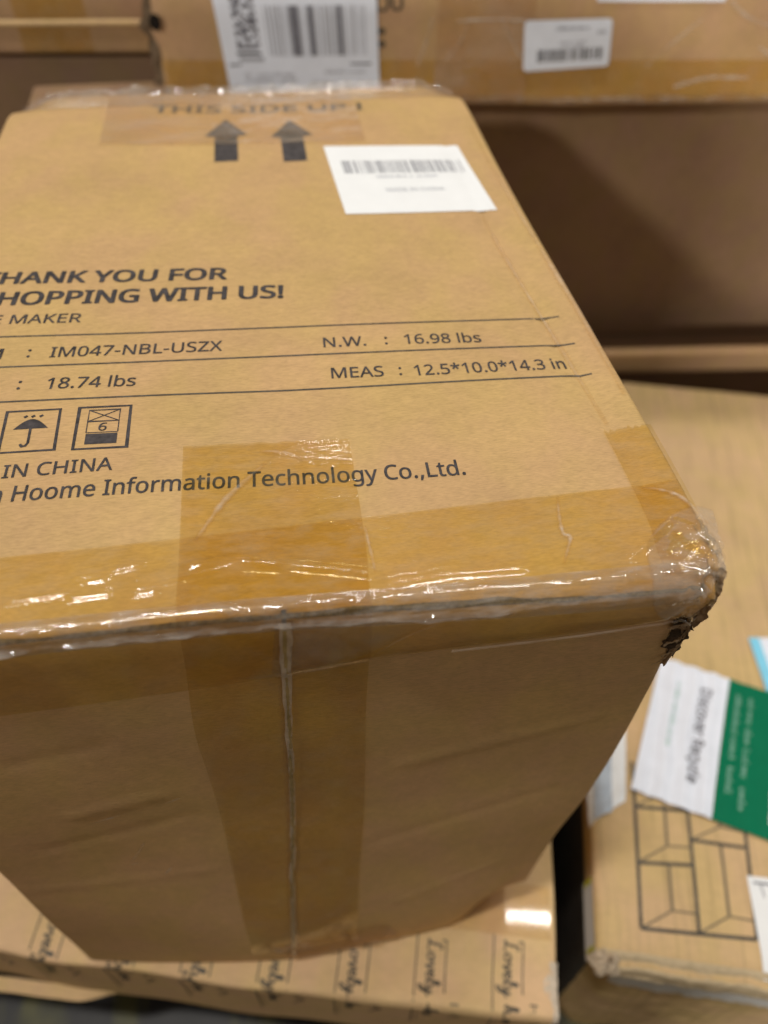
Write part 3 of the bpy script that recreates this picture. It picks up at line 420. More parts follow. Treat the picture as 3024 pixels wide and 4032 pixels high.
'o':(406,'202 -7 172 -4 143 3 117 15 94 32 75 53 58 79 46 109 39 143 37 181 42 236 57 282 82 318 116 345 156 361 204 367 236 364 264 357 290 345 314 328 333 307 349 282 361 252 368 218 370 181 365 126 350 79 325 42 291 15 250 -1 203 42 237 46 263 59 283 80 298 107 306 141 309 181 306 220 298 253 283 281 263 301 236 313 203 317 169 313 143 301 123 281 109 253 101 220 98 181 101 141 109 107 123 80 143 59 170 46','14 16 15 14 17 16 13 17 14 13 18 17 12 18 13 12 19 18 12 42 19 42 20 19 11 43 12 43 42 12 41 20 42 11 44 43 40 20 41 40 21 20 11 45 44 39 21 40 39 22 21 10 45 11 10 46 45 38 22 39 10 47 46 37 22 38 37 23 22 9 47 10 36 23 37 9 48 47 36 24 23 8 48 9 8 49 48 35 24 36 35 25 24 7 49 8 7 50 49 34 25 35 34 26 25 6 50 7 6 51 50 33 26 34 6 52 51 32 26 33 32 27 26 5 52 6 5 53 52 31 27 32 4 53 5 4 30 53 30 27 31 4 27 30 4 28 27 3 28 4 2 28 3 2 29 28 1 29 2 1 0 29'),
'r':(277,'57 0 57 360 105 360 112 294 115 294 128 313 143 330 160 345 179 357 201 364 225 367 232 367 239 366 247 366 254 365 261 364 267 363 260 308 254 310 248 311 241 312 234 312 227 313 221 313 203 311 186 306 169 298 154 286 141 272 131 256 123 236 118 215 116 192 116 0','9 11 10 9 12 11 9 13 12 9 14 13 9 15 14 8 15 9 8 16 15 8 17 16 0 2 1 0 3 2 7 17 8 6 18 7 18 17 7 5 23 6 23 22 6 22 21 6 21 20 6 20 19 6 19 18 6 4 24 5 24 23 5 4 25 24 4 26 25 4 27 26 0 4 3 0 30 4 30 29 4 29 28 4 28 27 4 0 31 30 0 32 31 0 33 32'),
's':(322,'148 -7 124 -6 102 -4 83 -1 66 4 50 9 35 16 35 70 50 63 68 56 87 50 107 45 128 42 149 41 176 43 198 47 214 55 225 66 232 79 234 94 234 103 231 111 227 118 221 125 212 133 200 140 186 147 168 155 146 164 124 173 104 182 86 191 71 200 58 211 48 223 40 237 36 253 34 271 38 299 51 323 72 342 99 356 132 364 169 367 191 366 211 364 231 360 249 355 267 350 284 343 264 296 248 301 233 307 216 312 200 315 183 318 165 318 143 317 124 313 110 307 99 298 93 287 91 275 92 265 95 257 99 249 107 243 116 236 129 229 144 222 162 215 183 206 205 198 225 189 242 180 257 170 269 159 279 147 286 133 290 118 291 99 287 67 274 41 253 20 224 5 189 -4','42 44 43 42 45 44 41 45 42 41 46 45 41 47 46 40 47 41 40 48 47 40 49 48 40 54 49 54 53 49 53 52 49 52 51 49 51 50 49 39 56 40 56 55 40 55 54 40 38 57 39 57 56 39 38 58 57 38 59 58 38 60 59 37 60 38 37 61 60 37 62 61 37 63 62 36 63 37 36 64 63 36 65 64 35 65 36 35 66 65 35 67 66 34 67 35 34 68 67 34 69 68 33 69 34 33 70 69 33 71 70 32 71 33 32 72 71 31 72 32 31 73 72 30 73 31 30 74 73 29 74 30 29 75 74 28 75 29 28 76 75 27 76 28 27 77 76 26 77 27 25 77 26 25 78 77 24 78 25 24 79 78 23 79 24 22 79 23 21 79 22 21 80 79 20 80 21 19 80 20 19 81 80 18 81 19 17 81 18 6 8 7 17 82 81 16 82 17 6 9 8 6 10 9 15 82 16 6 11 10 14 82 15 6 12 11 13 82 14 6 13 12 6 82 13 6 83 82 6 84 83 5 84 6 4 84 5 4 85 84 3 85 4 2 85 3 2 0 85 1 0 2'),
't':(242,'167 -7 149 -6 132 -2 115 3 100 11 87 22 77 37 68 55 63 78 62 105 62 314 11 314 11 343 62 366 86 443 121 443 121 360 225 360 225 314 121 314 121 106 123 86 128 70 137 57 148 49 162 43 177 42 186 42 196 43 205 44 214 46 221 47 228 49 228 4 221 1 212 -1 201 -4 189 -5 178 -6','13 15 14 13 16 15 12 16 13 12 17 16 12 18 17 11 18 12 10 18 11 9 19 10 19 18 10 9 20 19 9 21 20 8 21 9 8 22 21 7 22 8 7 23 22 7 24 23 6 24 7 31 33 32 6 25 24 30 33 31 29 33 30 28 33 29 6 26 25 27 33 28 26 33 27 6 33 26 5 33 6 4 33 5 3 33 4 3 34 33 2 34 3 2 35 34 2 36 35 1 36 2 1 37 36 1 38 37 0 38 1'),
'v':(341,'136 0 0 360 63 360 140 148 143 138 147 127 151 115 155 103 159 91 162 80 165 70 167 61 169 52 171 52 173 61 176 70 179 81 182 92 186 104 190 116 194 127 198 138 201 148 278 360 341 360 204 0','0 2 1 0 3 2 22 24 23 22 25 24 0 4 3 21 25 22 20 25 21 0 5 4 19 25 20 0 6 5 18 25 19 0 7 6 17 25 18 0 8 7 16 25 17 0 9 8 15 25 16 0 10 9 14 25 15 0 11 10 13 25 14 0 12 11 0 13 12 0 25 13'),
'y':(343,'56 -161 46 -161 37 -160 28 -160 21 -158 14 -157 7 -156 7 -109 13 -110 19 -111 25 -111 32 -112 40 -113 47 -113 66 -111 83 -105 97 -95 108 -82 118 -67 127 -49 146 -1 1 360 64 360 142 155 148 137 154 120 160 104 165 88 169 72 172 57 175 57 178 69 182 84 187 101 193 119 199 137 206 156 279 360 343 360 187 -50 174 -81 157 -108 139 -131 116 -148 89 -158','20 22 21 20 23 22 36 38 37 36 39 38 35 39 36 20 24 23 20 25 24 34 39 35 20 26 25 33 39 34 20 27 26 32 39 33 20 28 27 31 39 32 20 29 28 30 39 31 20 30 29 20 39 30 19 39 20 18 39 19 18 40 39 17 40 18 17 41 40 16 41 17 15 41 16 14 41 15 14 42 41 6 8 7 6 9 8 6 10 9 13 42 14 6 11 10 6 12 11 6 13 12 6 42 13 6 43 42 6 44 43 5 44 6 4 44 5 4 0 44 3 0 4 2 0 3 1 0 2'),
'z':(316,'26 0 26 39 220 314 38 314 38 360 285 360 285 316 94 46 289 46 289 0','3 5 4 3 6 5 3 2 6 2 7 6 1 7 2 1 8 7 1 9 8 0 9 1')}


def glyphs(body):
    V, F, x = [], [], 0
    for ch in body:
        if ch == ' ':
            x += 0.175
            continue
        adv, v, f = GL[ch]
        v = [int(i) / 1000 for i in v.split()]
        f = [int(i) for i in f.split()]
        k = len(V)
        V += [(x + v[i], v[i + 1]) for i in range(0, len(v), 2)]
        F += [(f[i] + k, f[i + 1] + k, f[i + 2] + k) for i in range(0, len(f), 3)]
        x += adv / 1000
    return V, F


CAPH = 0.480


def text(body, p0, p1, cap, bold=0.003, pre=''):
    """flat text whose body runs from baseline start p0 to end p1 (pre is set before it); capital height cap"""
    V, F = glyphs(pre + body)
    n0 = len(glyphs(pre)[0]) if pre else 0
    x0 = min(v[0] for v in V[n0:])
    x1 = max(v[0] for v in V)
    dx, dy = p1[0] - p0[0], p1[1] - p0[1]
    L = math.hypot(dx, dy)
    ux, uy = dx / L, dy / L
    out = []
    for x, y in V:
        a = (x - x0) / (x1 - x0) * L
        b = y / CAPH * cap
        out.append((p0[0] + a * ux - b * uy, p0[1] + a * uy + b * ux))
    if not bold:
        return out, F
    gs = []
    for i, (ox, oy) in enumerate(((0, 0), (1, 0), (-1, 0), (0, .7), (0, -.7), (.7, .5), (-.7, -.5), (.7, -.5), (-.7, .5))):
        gs.append(([(x + ox * bold, y + oy * bold, i * .0004) for x, y in out], F))
    return merge_geo(*gs)


def quad2(a, b, c, d, n=1, m=1):
    return grid(lin(0, 1, n), lin(0, 1, m), lambda u, v: (
        (a[0] * (1 - u) + b[0] * u) * (1 - v) + (d[0] * (1 - u) + c[0] * u) * v,
        (a[1] * (1 - u) + b[1] * u) * (1 - v) + (d[1] * (1 - u) + c[1] * u) * v))


def rect(x0, y0, x1, y1, n=1, m=1):
    return quad2((x0, y0), (x1, y0), (x1, y1), (x0, y1), n, m)


def stroke(pts, w, closed=False):
    """flat ribbon along a 2-D polyline"""
    P = [Vector(p) for p in pts]
    if closed:
        P = P + [P[0]]
    V, F = [], []
    for i, p in enumerate(P):
        a = P[max(0, i - 1)]
        b = P[min(len(P) - 1, i + 1)]
        if closed and i in (0, len(P) - 1):
            a, b = P[-2], P[1]
        d = (b - a).normalized()
        n = Vector((-d.y, d.x)) * w * 0.5
        if 0 < i < len(P) - 1 or closed:
            d1 = (p - a).normalized() if (p - a).length > 1e-9 else d
            c = max(0.45, abs(d1.dot(d)))
            n = n / c
        V += [tuple(p + n), tuple(p - n)]
        if i:
            k = 2 * i
            F.append((k - 2, k - 1, k + 1, k))
    return V, F


def smooth_line(pts, n=6):
    P = [Vector(p) for p in pts]
    out = []
    for i in range(len(P) - 1):
        p0 = P[max(0, i - 1)]
        p1, p2 = P[i], P[i + 1]
        p3 = P[min(len(P) - 1, i + 2)]
        for k in range(n):
            t = k / n
            out.append(0.5 * ((2 * p1) + (p2 - p0) * t + (2 * p0 - 5 * p1 + 4 * p2 - p3) * t * t + (3 * p1 - p0 - 3 * p2 + p3) * t ** 3))
    out.append(P[-1])
    return out


def barcode(x0, y0, x1, y1, seed, n=46, dens=0.5, m=2):
    rnd = random.Random(seed)
    ws = [rnd.choice((1, 1, 1, 2, 2, 3)) for _ in range(n)]
    tot = sum(ws)
    x = x0
    gs = []
    for i, w in enumerate(ws):
        dx = (x1 - x0) * w / tot
        if i % 2 == 0:
            gs.append(rect(x, y0, x + dx * (0.7 + dens * 0.5), y1, 1, m))
        x += dx
    return merge_geo(*gs)


def smalltext(x0, y0, x1, h, seed):
    """illegible small print: a run of letter-sized strokes"""
    rnd = random.Random(seed)
    x = x0
    gs = []
    while x < x1:
        w = h * rnd.uniform(0.3, 0.55)
        if rnd.random() < 0.16:
            x += w
            continue
        hh = h * rnd.choice((0.62, 0.62, 0.95))
        gs.append(rect(x, y0, x + w * 0.22, y0 + hh))
        if rnd.random() < 0.7:
            gs.append(rect(x + w * 0.55, y0, x + w * 0.75, y0 + h * 0.6))
        gs.append(rect(x, y0 + rnd.choice((0, 0.5)) * h, x + w * 0.7, y0 + rnd.choice((0, 0.5)) * h * 0 + h * 0.14))
        x += w
    return merge_geo(*gs)


def lift(g, fn):
    V, F = g
    out = []
    for v in V:
        q = fn(v[0], v[1])
        out.append((q[0], q[1], q[2] + v[2]) if len(v) > 2 else q)
    return out, F


# ================================================================ SETTING
def flat_obj(name, g, mat, label=None, cat=None, kind=None):
    V, F = g
    me = bpy.data.meshes.new(name)
    me.from_pydata([tuple(W(*v)) for v in V], [], F)
    me.materials.append(mat)
    o = bpy.data.objects.new(name, me)
    COL.objects.link(o)
    tag(o, label, cat, None, kind)
    return o


fm, ft, fo = nt('worn_floor')
fb = node(ft, 'ShaderNodeBsdfPrincipled')
fb.inputs['Roughness'].default_value = 0.5
mask = ramp(ft, tex(ft, 16, (1.6, 0.55, 1), detail=3, rot=(0, 0, 0.12)), 0.47, 0, 0.60, 1)
blot = ramp(ft, tex(ft, 55, (1, 1, 1), detail=4), 0.3, 0.65, 0.7, 1.35)
ft.links.new(scaled(ft, mixcol(ft, (0.016, 0.0145, 0.0135), (0.066, 0.062, 0.015), mask), blot), fb.inputs['Base Color'])
ft.links.new(fb.outputs[0], fo.inputs[0])
flat_obj('floor', grid(lin(-400, 400, 8), lin(-300, 500, 8), lambda u, v: (u, v, FLOOR)), fm, None, None, 'structure')

# ================================================================ THE PRINTED BOX
BW, BL, BH, RR = 10.0, 14.3, 12.5, 0.10
main = Thing('cardboard_box', 'large brown foreground box printed THANK YOU FOR SHOPPING WITH US, with two black arrows',
             'box', (0, 0, 0), base=(-BW / 2, BL / 2, -BH))

XR_TOP = [(0, .10), (.3, .12), (.7, .19), (2.0, .19), (4.9, .06), (8.1, -.02), (14.3, -.13)]
XR_FRONT = [(-12.5, -.52), (-10.4, -.36), (-8.2, -.20), (-6.4, .02), (-4.7, .12), (-1.8, .10), (0, .10)]


BELLY = [(0, 0), (.15, .45), (.42, 1.0), (.64, .80), (.82, .66), (.90, .40), (.96, .06), (1.05, 0)]
FRONT_CREASES = [((-3.6, -4.4), (-.3, -3.3), -.022), ((-3.3, -1.9), (-2.6, -3.4), .020), ((-8.4, -4.7), (-6.9, -4.35), -.028),
                 ((-9.2, -5.9), (-6.6, -5.2), .020), ((-3.9, -7.2), (-.6, -5.9), .018), ((-2.4, -1.6), (-.9, -1.9), .018),
                 ((-9.9, -7.6), (-6.4, -7.4), -.014), ((-3.4, -10.2), (-1.0, -8.9), -.020), ((-8.9, -3.0), (-7.2, -2.6), .018)]


def zstep(x):
    return table([(-10, -1.6), (-4.97, -1.26), (-3.78, -1.06), (0, -.66)], x)


def D(p):
    """the knocks and bulges of the real box, applied to everything on it"""
    x, y, z = p
    t = (x + BW) / BW
    wz = sm(-2.5, 0, z)
    dx = t * t * (table(XR_TOP, y) * wz + table(XR_FRONT, z) * (1 - wz) * (1 - sm(0, 5, y)))
    # front face: bottom half bellies towards us, slight hollow in the middle
    fy = 1 - sm(0, 5, y)
    b = table(BELLY, t)
    dy = -0.50 * sm(-5.0, -12.3, z) * b * fy
    dy += 0.05 * nz(x * .35, z * .3, 3.1) * fy * sm(0.2, -1.5, z)
    # scuffed creases across the front
    for (ax, az), (bx, bz), h in FRONT_CREASES:
        L2 = (bx - ax) ** 2 + (bz - az) ** 2
        tt = ((x - ax) * (bx - ax) + (z - az) * (bz - az)) / L2
        if -.1 < tt < 1.1 and fy > 0:
            d2 = (x - ax - tt * (bx - ax)) ** 2 + (z - az - tt * (bz - az)) ** 2
            if d2 < .12:
                dy += fy * .8 * h * math.exp(-d2 / .012) * sm(-.1, .15, tt) * sm(1.1, .85, tt)
    # folded double thickness under the front edge, right half
    zs = zstep(x)
    dy -= 0.20 * sm(-6.0, -1.0, x) * sm(zs - .10, zs + .04, z) * (1 - sm(0, .5, y)) * (1 - 0.5 * sm(-.25, 0, z))
    # top: crease along the right side, gentle warping
    xc = -0.74 + 0.045 * (6.9 - y)
    ft_ = sm(-.6, 0, z)
    dz = ft_ * (0.10 * max(0, x - xc) * sm(9, 4, y) - 0.042 * math.exp(-((x - xc) / .06) ** 2) * sm(13.5, 8, y) * (.35 + .65 * sm(1.6, 2.8, y)))
    dz += ft_ * 0.045 * nz(x * .3, y * .3, 1.7)
    # far corners knocked down
    for cx, s in ((-10, .35), (0, .25)):
        d = math.hypot(x - cx, (y - BL))
        dz -= ft_ * s * math.exp(-(d / .55) ** 2)
    # near right bottom corner crushed
    a = sm(-1.8, 0, x) * sm(-10.8, -12.5, z) * (1 - sm(0.0, 3.0, y))
    dz += 0.32 * a
    dy += 0.42 * a
    # crumpled near right upright edge
    k = math.exp(-((x / .35) ** 2 + (y / .35) ** 2)) * sm(-2.7, -.6, z)
    if k > 1e-3:
        dx += k * .16 * nz(x * 5, y * 5, z * 4.2, 3) - k * .10 * sm(-.5, -1.2, z)
        dy += k * .14 * nz(x * 5 + 9, y * 5, z * 4.2, 3)
        dz += k * .10 * nz(x * 5, y * 5 + 7, z * 4, 3)
    return (x + dx, y + dy, z + dz)


def rounded(p, lo, hi, r):
    q = [min(max(p[i], lo[i] + r), hi[i] - r) for i in range(3)]
    d = Vector([p[i] - q[i] for i in range(3)])
    if d.length < 1e-9:
        return p
    d.normalize()
    return tuple(q[i] + r * d[i] for i in range(3))


def lines(a, b, step, r):
    e = [a, a + r * .3, a + r * .6, a + r, a + r * 1.6]
    m = [x for x in lin(a + r * 1.6, b - r * 1.6, max(2, int((b - a) / step)))][1:-1]
    return e + m + [b - r * 1.6, b - r, b - r * .6, b - r * .3, b]


LO, HI = (-BW, 0, -BH), (0, BL, 0)
XL, YL, ZL = lines(-BW, 0, .13, RR), lines(0, BL, .15, RR), lines(-BH, 0, .14, RR)
rd = lambda p: D(rounded(p, LO, HI, RR))
body = merge_geo(
    grid(XL, YL, lambda u, v: rd((u, v, 0))),
    grid(XL[::-1], ZL, lambda u, v: rd((u, BL, v))),
    grid(YL, ZL, lambda u, v: rd((0, u, v))),
    grid(YL[::-1], ZL, lambda u, v: rd((-BW, u, v))),
    grid(XL[::-1], YL, lambda u, v: rd((u, v, -BH))))
part('body', *body, KRAFT, main, merge=.002)


def seam_x(z):
    return -4.89 + 0.045 * z


for side in (0, 1):
    def fl(u, z, side=side):
        xs = seam_x(z)
        x = (-BW + (xs - .025 + BW) * u) if side == 0 else (xs + .025 + (-xs - .025) * u)
        p = rounded((x, 0, z), LO, HI, RR)
        d = abs(x - xs)
        q = D(p)
        return (q[0], q[1] + .025 * math.exp(-(d / .06) ** 2), q[2])
    us = lines(0, 1, .022, .02)
    if side == 0:
        us = [(x + BW) / (seam_x(0) + BW) for x in XL if x < seam_x(0) - .06] + [1 - .05 / 5, 1 - .02 / 5, 1]
    else:
        us = [0, .02 / 5, .05 / 5] + [1 + x / -seam_x(0) for x in XL if x > seam_x(0) + .06]
    part('bottom_flap', *grid(us, ZL, fl), KRAFT_F, main)


def wrap(x, s, off, r=RR):
    """surface point: s > 0 runs back over the top, s < 0 down the front"""
    L = r * math.pi / 4
    if s > L:
        y, z, ny, nz_ = r + (s - L), 0, 0, 1
    elif s < -L:
        y, z, ny, nz_ = 0, -(r + (-s - L)), -1, 0
    else:
        a = (s + L) / (2 * L) * math.pi / 2
        ny, nz_ = -math.cos(a), math.sin(a)
        y, z = r + r * ny, -r + r * nz_
    q = D((x, y, z))
    return (q[0], q[1] + ny * off, q[2] + nz_ * off)


def ontop(off):
    return lambda x, y: wrap(x, y, off)


# ---- ink on the top panel
def ink(name, g, off=.005, mat=INK, parent=None, label=None):
    return part(name, *lift(g, ontop(off)), mat, main, parent, smooth=False, label=label)


def chopped(body_, p0, p1, cap, bold=0.0, shear=0.0):
    return text(body_, p0, p1, cap, bold, shear)


ink('printed_text', merge_geo(text('HANK YOU FOR', (-9.0, 6.76), (-5.45, 6.50), .325, .018, 'T'),
                              text('HOPPING WITH US!', (-8.94, 6.16), (-4.58, 5.88), .345, .018, 'S')), mat=INK)
ink('printed_text', text('MAKER', (-8.67, 5.645), (-7.63, 5.58), .225, .003, 'ICE '))
for a, b, c in (((-9.7, 5.38), (-4.66, 5.10), (-.41, 4.93)), ((-9.7, 4.65), (-4.69, 4.41), (-.39, 4.24)), ((-9.7, 3.88), (-4.73, 3.64), (-.38, 3.53))):
    mid1 = ((a[0] + b[0]) / 2, (a[1] + b[1]) / 2)
    pts = [(x, (a[1] + (b[1] - a[1]) * (x - a[0]) / (b[0] - a[0])) if x < b[0] else (b[1] + (c[1] - b[1]) * (x - b[0]) / (c[0] - b[0]))) for x in lin(a[0], c[0], 60)]
    ink('ruled_line', stroke(pts, .032), mat=INK_LINE)
ink('printed_text', merge_geo(text('ITEM', (-9.4, 4.83), (-8.645, 4.79), .235), text(':', (-8.29, 4.79), (-8.25, 4.788), .235),
                              text('IM047-NBL-USZX', (-7.97, 4.755), (-5.53, 4.635), .235)))
ink('printed_text', merge_geo(text('N.W.', (-4.06, 4.545), (-3.44, 4.52), .225), text(':', (-3.16, 4.52), (-3.125, 4.518), .225),
                              text('16.98 lbs', (-2.87, 4.50), (-1.74, 4.43), .225)))
ink('printed_text', merge_geo(text('G.W.', (-9.5, 4.13), (-8.8, 4.09), .24), text(':', (-8.31, 4.07), (-8.27, 4.068), .235),
                              text('18.74 lbs', (-7.92, 4.035), (-6.72, 3.965), .235)))
ink('printed_text', merge_geo(text('MEAS', (-4.02, 3.835), (-3.29, 3.80), .225), text(':', (-3.07, 3.80), (-3.035, 3.798), .225),
                              text('12.5*10.0*14.3 in', (-2.85, 3.765), (-.68, 3.705), .225)))
ink('printed_text', text('IN CHINA', (-8.21, 2.335), (-6.89, 2.32), .225, .003, 'MADE '))
ink('printed_text', text('Hoome Information Technology Co.,Ltd.', (-8.03, 1.925), (-2.58, 1.775), .255, .004, 'Shenzhen '))
ink('printed_text', text('THIS SIDE UP !', (-6.98, 13.22), (-2.43, 12.98), .36, .022), mat=INK_SOFT)


def arrow(cx, tip, base, rot):
    H = [(0, tip), (.44, tip - .80), (.235, tip - .86), (.235, base), (-.235, base), (-.235, tip - .86), (-.44, tip - .80)]
    V = [(cx + x + rot * (y - base), y) for x, y in H]
    return V, [(0, 1, 2, 5, 6), (5, 2, 3, 4)]


ink('up_arrow', arrow(-5.41, 12.80, 10.80, 0.0))
ink('up_arrow', arrow(-4.05, 12.62, 10.66, 0.0))

# handling symbols
def frame(q, w):
    return stroke(q, w, True)


ux = lambda a, b, o=(-8.33, 2.80), dx=(.69, -.025), dy=(-.02, .80): (o[0] + a * dx[0] + b * dy[0], o[1] + a * dx[1] + b * dy[1])
dome = [ux(.18 + .64 * i / 14, .54 + .24 * math.sin(math.pi * i / 14)) for i in range(15)]
umb = merge_geo(frame([ux(0, 0), ux(1, 0), ux(1, 1), ux(0, 1)], .035),
                ([p for p in dome], [tuple(range(15))]),
                stroke([ux(.50, .54), ux(.50, .2), ux(.46, .13), ux(.40, .12), ux(.36, .18)], .035),
                *[stroke([ux(a, .83), ux(a + .06, .87)], .04) for a in (.34, .48, .63)])
ink('keep_dry_symbol', umb)
ux2 = lambda a, b: ux(a, b, (-7.41, 2.75), (.67, -.03), (0, .82))
stk = merge_geo(frame([ux2(0, 0), ux2(1, 0), ux2(1, 1), ux2(0, 1)], .038),
                frame([ux2(.2, .64), ux2(.8, .64), ux2(.8, .92), ux2(.2, .92)], .016),
                stroke([ux2(.2, .64), ux2(.8, .92)], .016), stroke([ux2(.2, .92), ux2(.8, .64)], .016),
                stroke([ux2(.2, .37), ux2(.8, .37)], .014), stroke([ux2(.2, .37), ux2(.2, .64)], .014), stroke([ux2(.8, .37), ux2(.8, .64)], .014),
                quad2(ux2(.2, .1), ux2(.8, .1), ux2(.8, .34), ux2(.2, .34)),
                text('6', ux2(.42, .41), ux2(.57, .405), .15))
ink('stack_limit_symbol', stk)

# ---- white label on the top panel
LQ = ((-3.29, 8.49), (-.51, 8.36), (-.68, 11.05), (-3.44, 11.24))
lab = ink('address_label', quad2(*LQ, 24, 24), .012, PAPER, label='white rectangular barcode label')
lab.data.polygons.foreach_set('use_smooth', [True] * len(lab.data.polygons))


def lq(u, v):
    a, b, c, d = LQ
    return ((a[0] * (1 - u) + b[0] * u) * (1 - v) + (d[0] * (1 - u) + c[0] * u) * v,
            (a[1] * (1 - u) + b[1] * u) * (1 - v) + (d[1] * (1 - u) + c[1] * u) * v)


def onlab(g):
    V, F = g
    return [lq(*v) for v in V], F


ink('barcode', onlab(barcode(.09, .57, .955, .76, 5, 90, .1, 3)), .018, INK_MID, lab)
ink('label_print', onlab(merge_geo(smalltext(.30, .50, .72, .045, 3), text('MADE IN CHINA', (.33, .295), (.73, .295), .05, 0))), .018, INK_GREY, lab)

# ---- tapes
RIDGES = [  # (polyline in (x, s), height, width): lifted folds and bubbles in the edge tape
    ([(-6.50, .50), (-6.2, .58), (-5.9, .645), (-5.45, .65), (-4.9, .56), (-4.4, .45), (-3.95, .34)], .064, .048),
    ([(-6.45, .46), (-6.15, .50), (-5.8, .55), (-5.3, .60), (-4.9, .52)], .056, .044),
    ([(-7.15, .64), (-6.8, .69), (-6.44, .76)], .035, .035),
    ([(-7.08, .56), (-6.8, .61)], .03, .035),
    ([(-7.15, .38), (-6.75, .40)], .035, .035),
    ([(-6.48, .35), (-6.24, .37)], .035, .03),
    ([(-5.60, .74), (-5.25, .69)], .035, .03),
    ([(-7.8, .42), (-7.2, .46), (-6.8, .47)], .03, .04),
    ([(-3.7, .20), (-3.0, .26), (-2.2, .24)], .03, .05),
    ([(-.95, .24), (-.75, .36), (-.6, .44), (-.40, .62)], .045, .04),
    ([(-.50, .26), (-.40, .35), (-.25, .30), (-.14, .33)], .045, .04),
    ([(-.30, .70), (-.12, .55), (-.05, .36)], .035, .04),
]


def near_poly(pts, x, y):
    best = 9
    for (ax, ay), (bx, by) in zip(pts, pts[1:]):
        dx, dy = bx - ax, by - ay
        t = max(0, min(1, ((x - ax) * dx + (y - ay) * dy) / (dx * dx + dy * dy)))
        best = min(best, math.hypot(x - ax - t * dx, y - ay - t * dy))
    return best


def ridge_h(x, s, ridges):
    h = 0
    for pts, a, w in ridges:
        if min(p[0] for p in pts) - .25 < x < max(p[0] for p in pts) + .25:
            d = near_poly(pts, x, s)
            if d < 4 * w:
                h += a * math.exp(-(d / w) ** 2)
    return h


def tape(name, quad_us, quad_vs, fn, mat, parent=None, label=None):
    return part(name, *grid(quad_us, quad_vs, fn), mat, main, parent, label=label)


# tape along the near edge, folded over it
top_lim = lambda x: table([(-10, 1.02), (-6, 1.10), (-3.87, 1.20), (-.8, 1.31), (0, 1.34)], x)


def edge_tape(u, v):
    x = -9.95 + 9.90 * u
    a, b = top_lim(x), zstep(x) - .02 - .06 * (x < -5)
    s = b + (a - b) * v
    lo = .018 + .002 * nz(x * 1.3, s * 3, 2) + ridge_h(x, s, RIDGES)
    lo += .004 * sm(.05, .25, s) * sm(.7, .25, s) * (nz(x * 1.5, s * 9 - x * .6, 5, 2))
    return wrap(x, s, max(.012, lo))


tape('packing_tape', lin(0, 1, 330), lin(0, 1, 100), edge_tape, TAPE)

G1 = [([(-5.02, 2.23), (-4.86, 2.27), (-4.55, 2.18), (-4.07, 2.09), (-3.93, 2.07)], .040, .032),
      ([(-4.5, 2.08), (-4.25, 2.05)], .035, .03)]


def centre_tape(u, v):
    # v = 1 at its end on the top panel, down over the edge, to its end low on the front
    s = -11.7 + (2.60 + 11.7) * v
    xl = -6.03 if s > 0 else -6.03 - .19 * sm(0, -3, s) - .1 * sm(-3, -11, s)
    xr = -3.94 if s > 0 else -3.94 - .06 * sm(0, -3, s)
    x = xl + (xr - xl) * u
    if s > 2.3:
        s += .03 * nz(x * 5, 1, 1) - .05 * (u - .5)
    off = .026 + .002 * nz(x * 1.7, s * 1.7, 8) + ridge_h(x, s, G1)
    if s < -.3:
        off += .02 * math.exp(-((x - seam_x(s)) / .06) ** 2)
    return wrap(x, s, off)


tape('packing_tape', lin(0, 1, 70), lin(0, 1, 300), centre_tape, TAPE_C)


def side_tape(u, v):
    # short piece folded over the near right corner
    x = -.63 + .62 * u
    s = .02 + 2.34 * v
    if v > .93:
        s += .05 * nz(x * 22, 3, 3) * 1.4
    off = .024 + .002 * nz(x * 3, s * 3, 4)
    return wrap(x, s, off)


tape('packing_tape', lin(0, 1, 40), lin(0, 1, 60), side_tape, TAPE)


def far_tape(u, v):
    x = -7.95 + 5.4 * u
    y = 11.75 + (BL - 11.75) * v - .35 * u * (1 - v)
    q = D((x, min(y, BL - .02), 0))
    off = .02 + .02 * nz(x * 1.2, y * 1.2, 6, 2) + .01 * nz(x * 6, y * 3, 2)
    return (q[0], q[1], q[2] + max(.012, off))


tape('packing_tape', lin(0, 1, 90), lin(0, 1, 50), far_tape, TAPE2)


def far_edge_tape(u, v):
    x = -9.9 + 9.8 * u
    y = BL - .75 * (1 - v) + .10 * sm(.8, 1, v)
    k = sm(.45, 1, v)
    q = D((x, min(y, BL - .03), 0))
    off = .02 + k * (.055 + .10 * max(0, nz(x * .9, v * 2, 3, 2)) + .07 * nz(x * 4 + v, v * 5, 9, 2))
    return (q[0], y + .05 * k * nz(x * 3, v * 4, 5), q[2] + max(.012, off))


tape('packing_tape', lin(0, 1, 260), lin(0, 1, 26), far_edge_tape, WRINKLE)

# scuffs, lifted veins and painted crease light in the tapes
def vein(name, pts, w, k_=1.0, n=8):
    P = smooth_line(pts, n)
    V, F, A = [], [], []
    m = len(P)
    prof = [(-1, .0), (-.6, .35), (-.2, .9), (.2, 1), (.6, .35), (1, 0)]
    for i, p in enumerate(P):
        a, b = P[max(0, i - 1)], P[min(m - 1, i + 1)]
        d = (b - a).normalized()
        nn = Vector((-d.y, d.x))
        ww = w * (.5 + .5 * math.sin(math.pi * (i + .5) / m)) * (1 + .5 * nz(i * .5, w * 30, 2))
        for t, h in prof:
            q = p + nn * ww * t
            V.append(wrap(q.x, q.y, .030 + h * ww * .12))
            A.append(k_ * h * min(1, 3 * i / m, 3 * (m - 1 - i) / m) * (.75 + .5 * nz(i * .4, 3, 1)))
    k = len(prof)
    for i in range(m - 1):
        for j in range(k - 1):
            F.append((i * k + j, i * k + j + 1, (i + 1) * k + j + 1, (i + 1) * k + j))
    o = part(name, V, F, SCUFF_AND_LIGHT, main)
    set_fade(o, A)
    return o


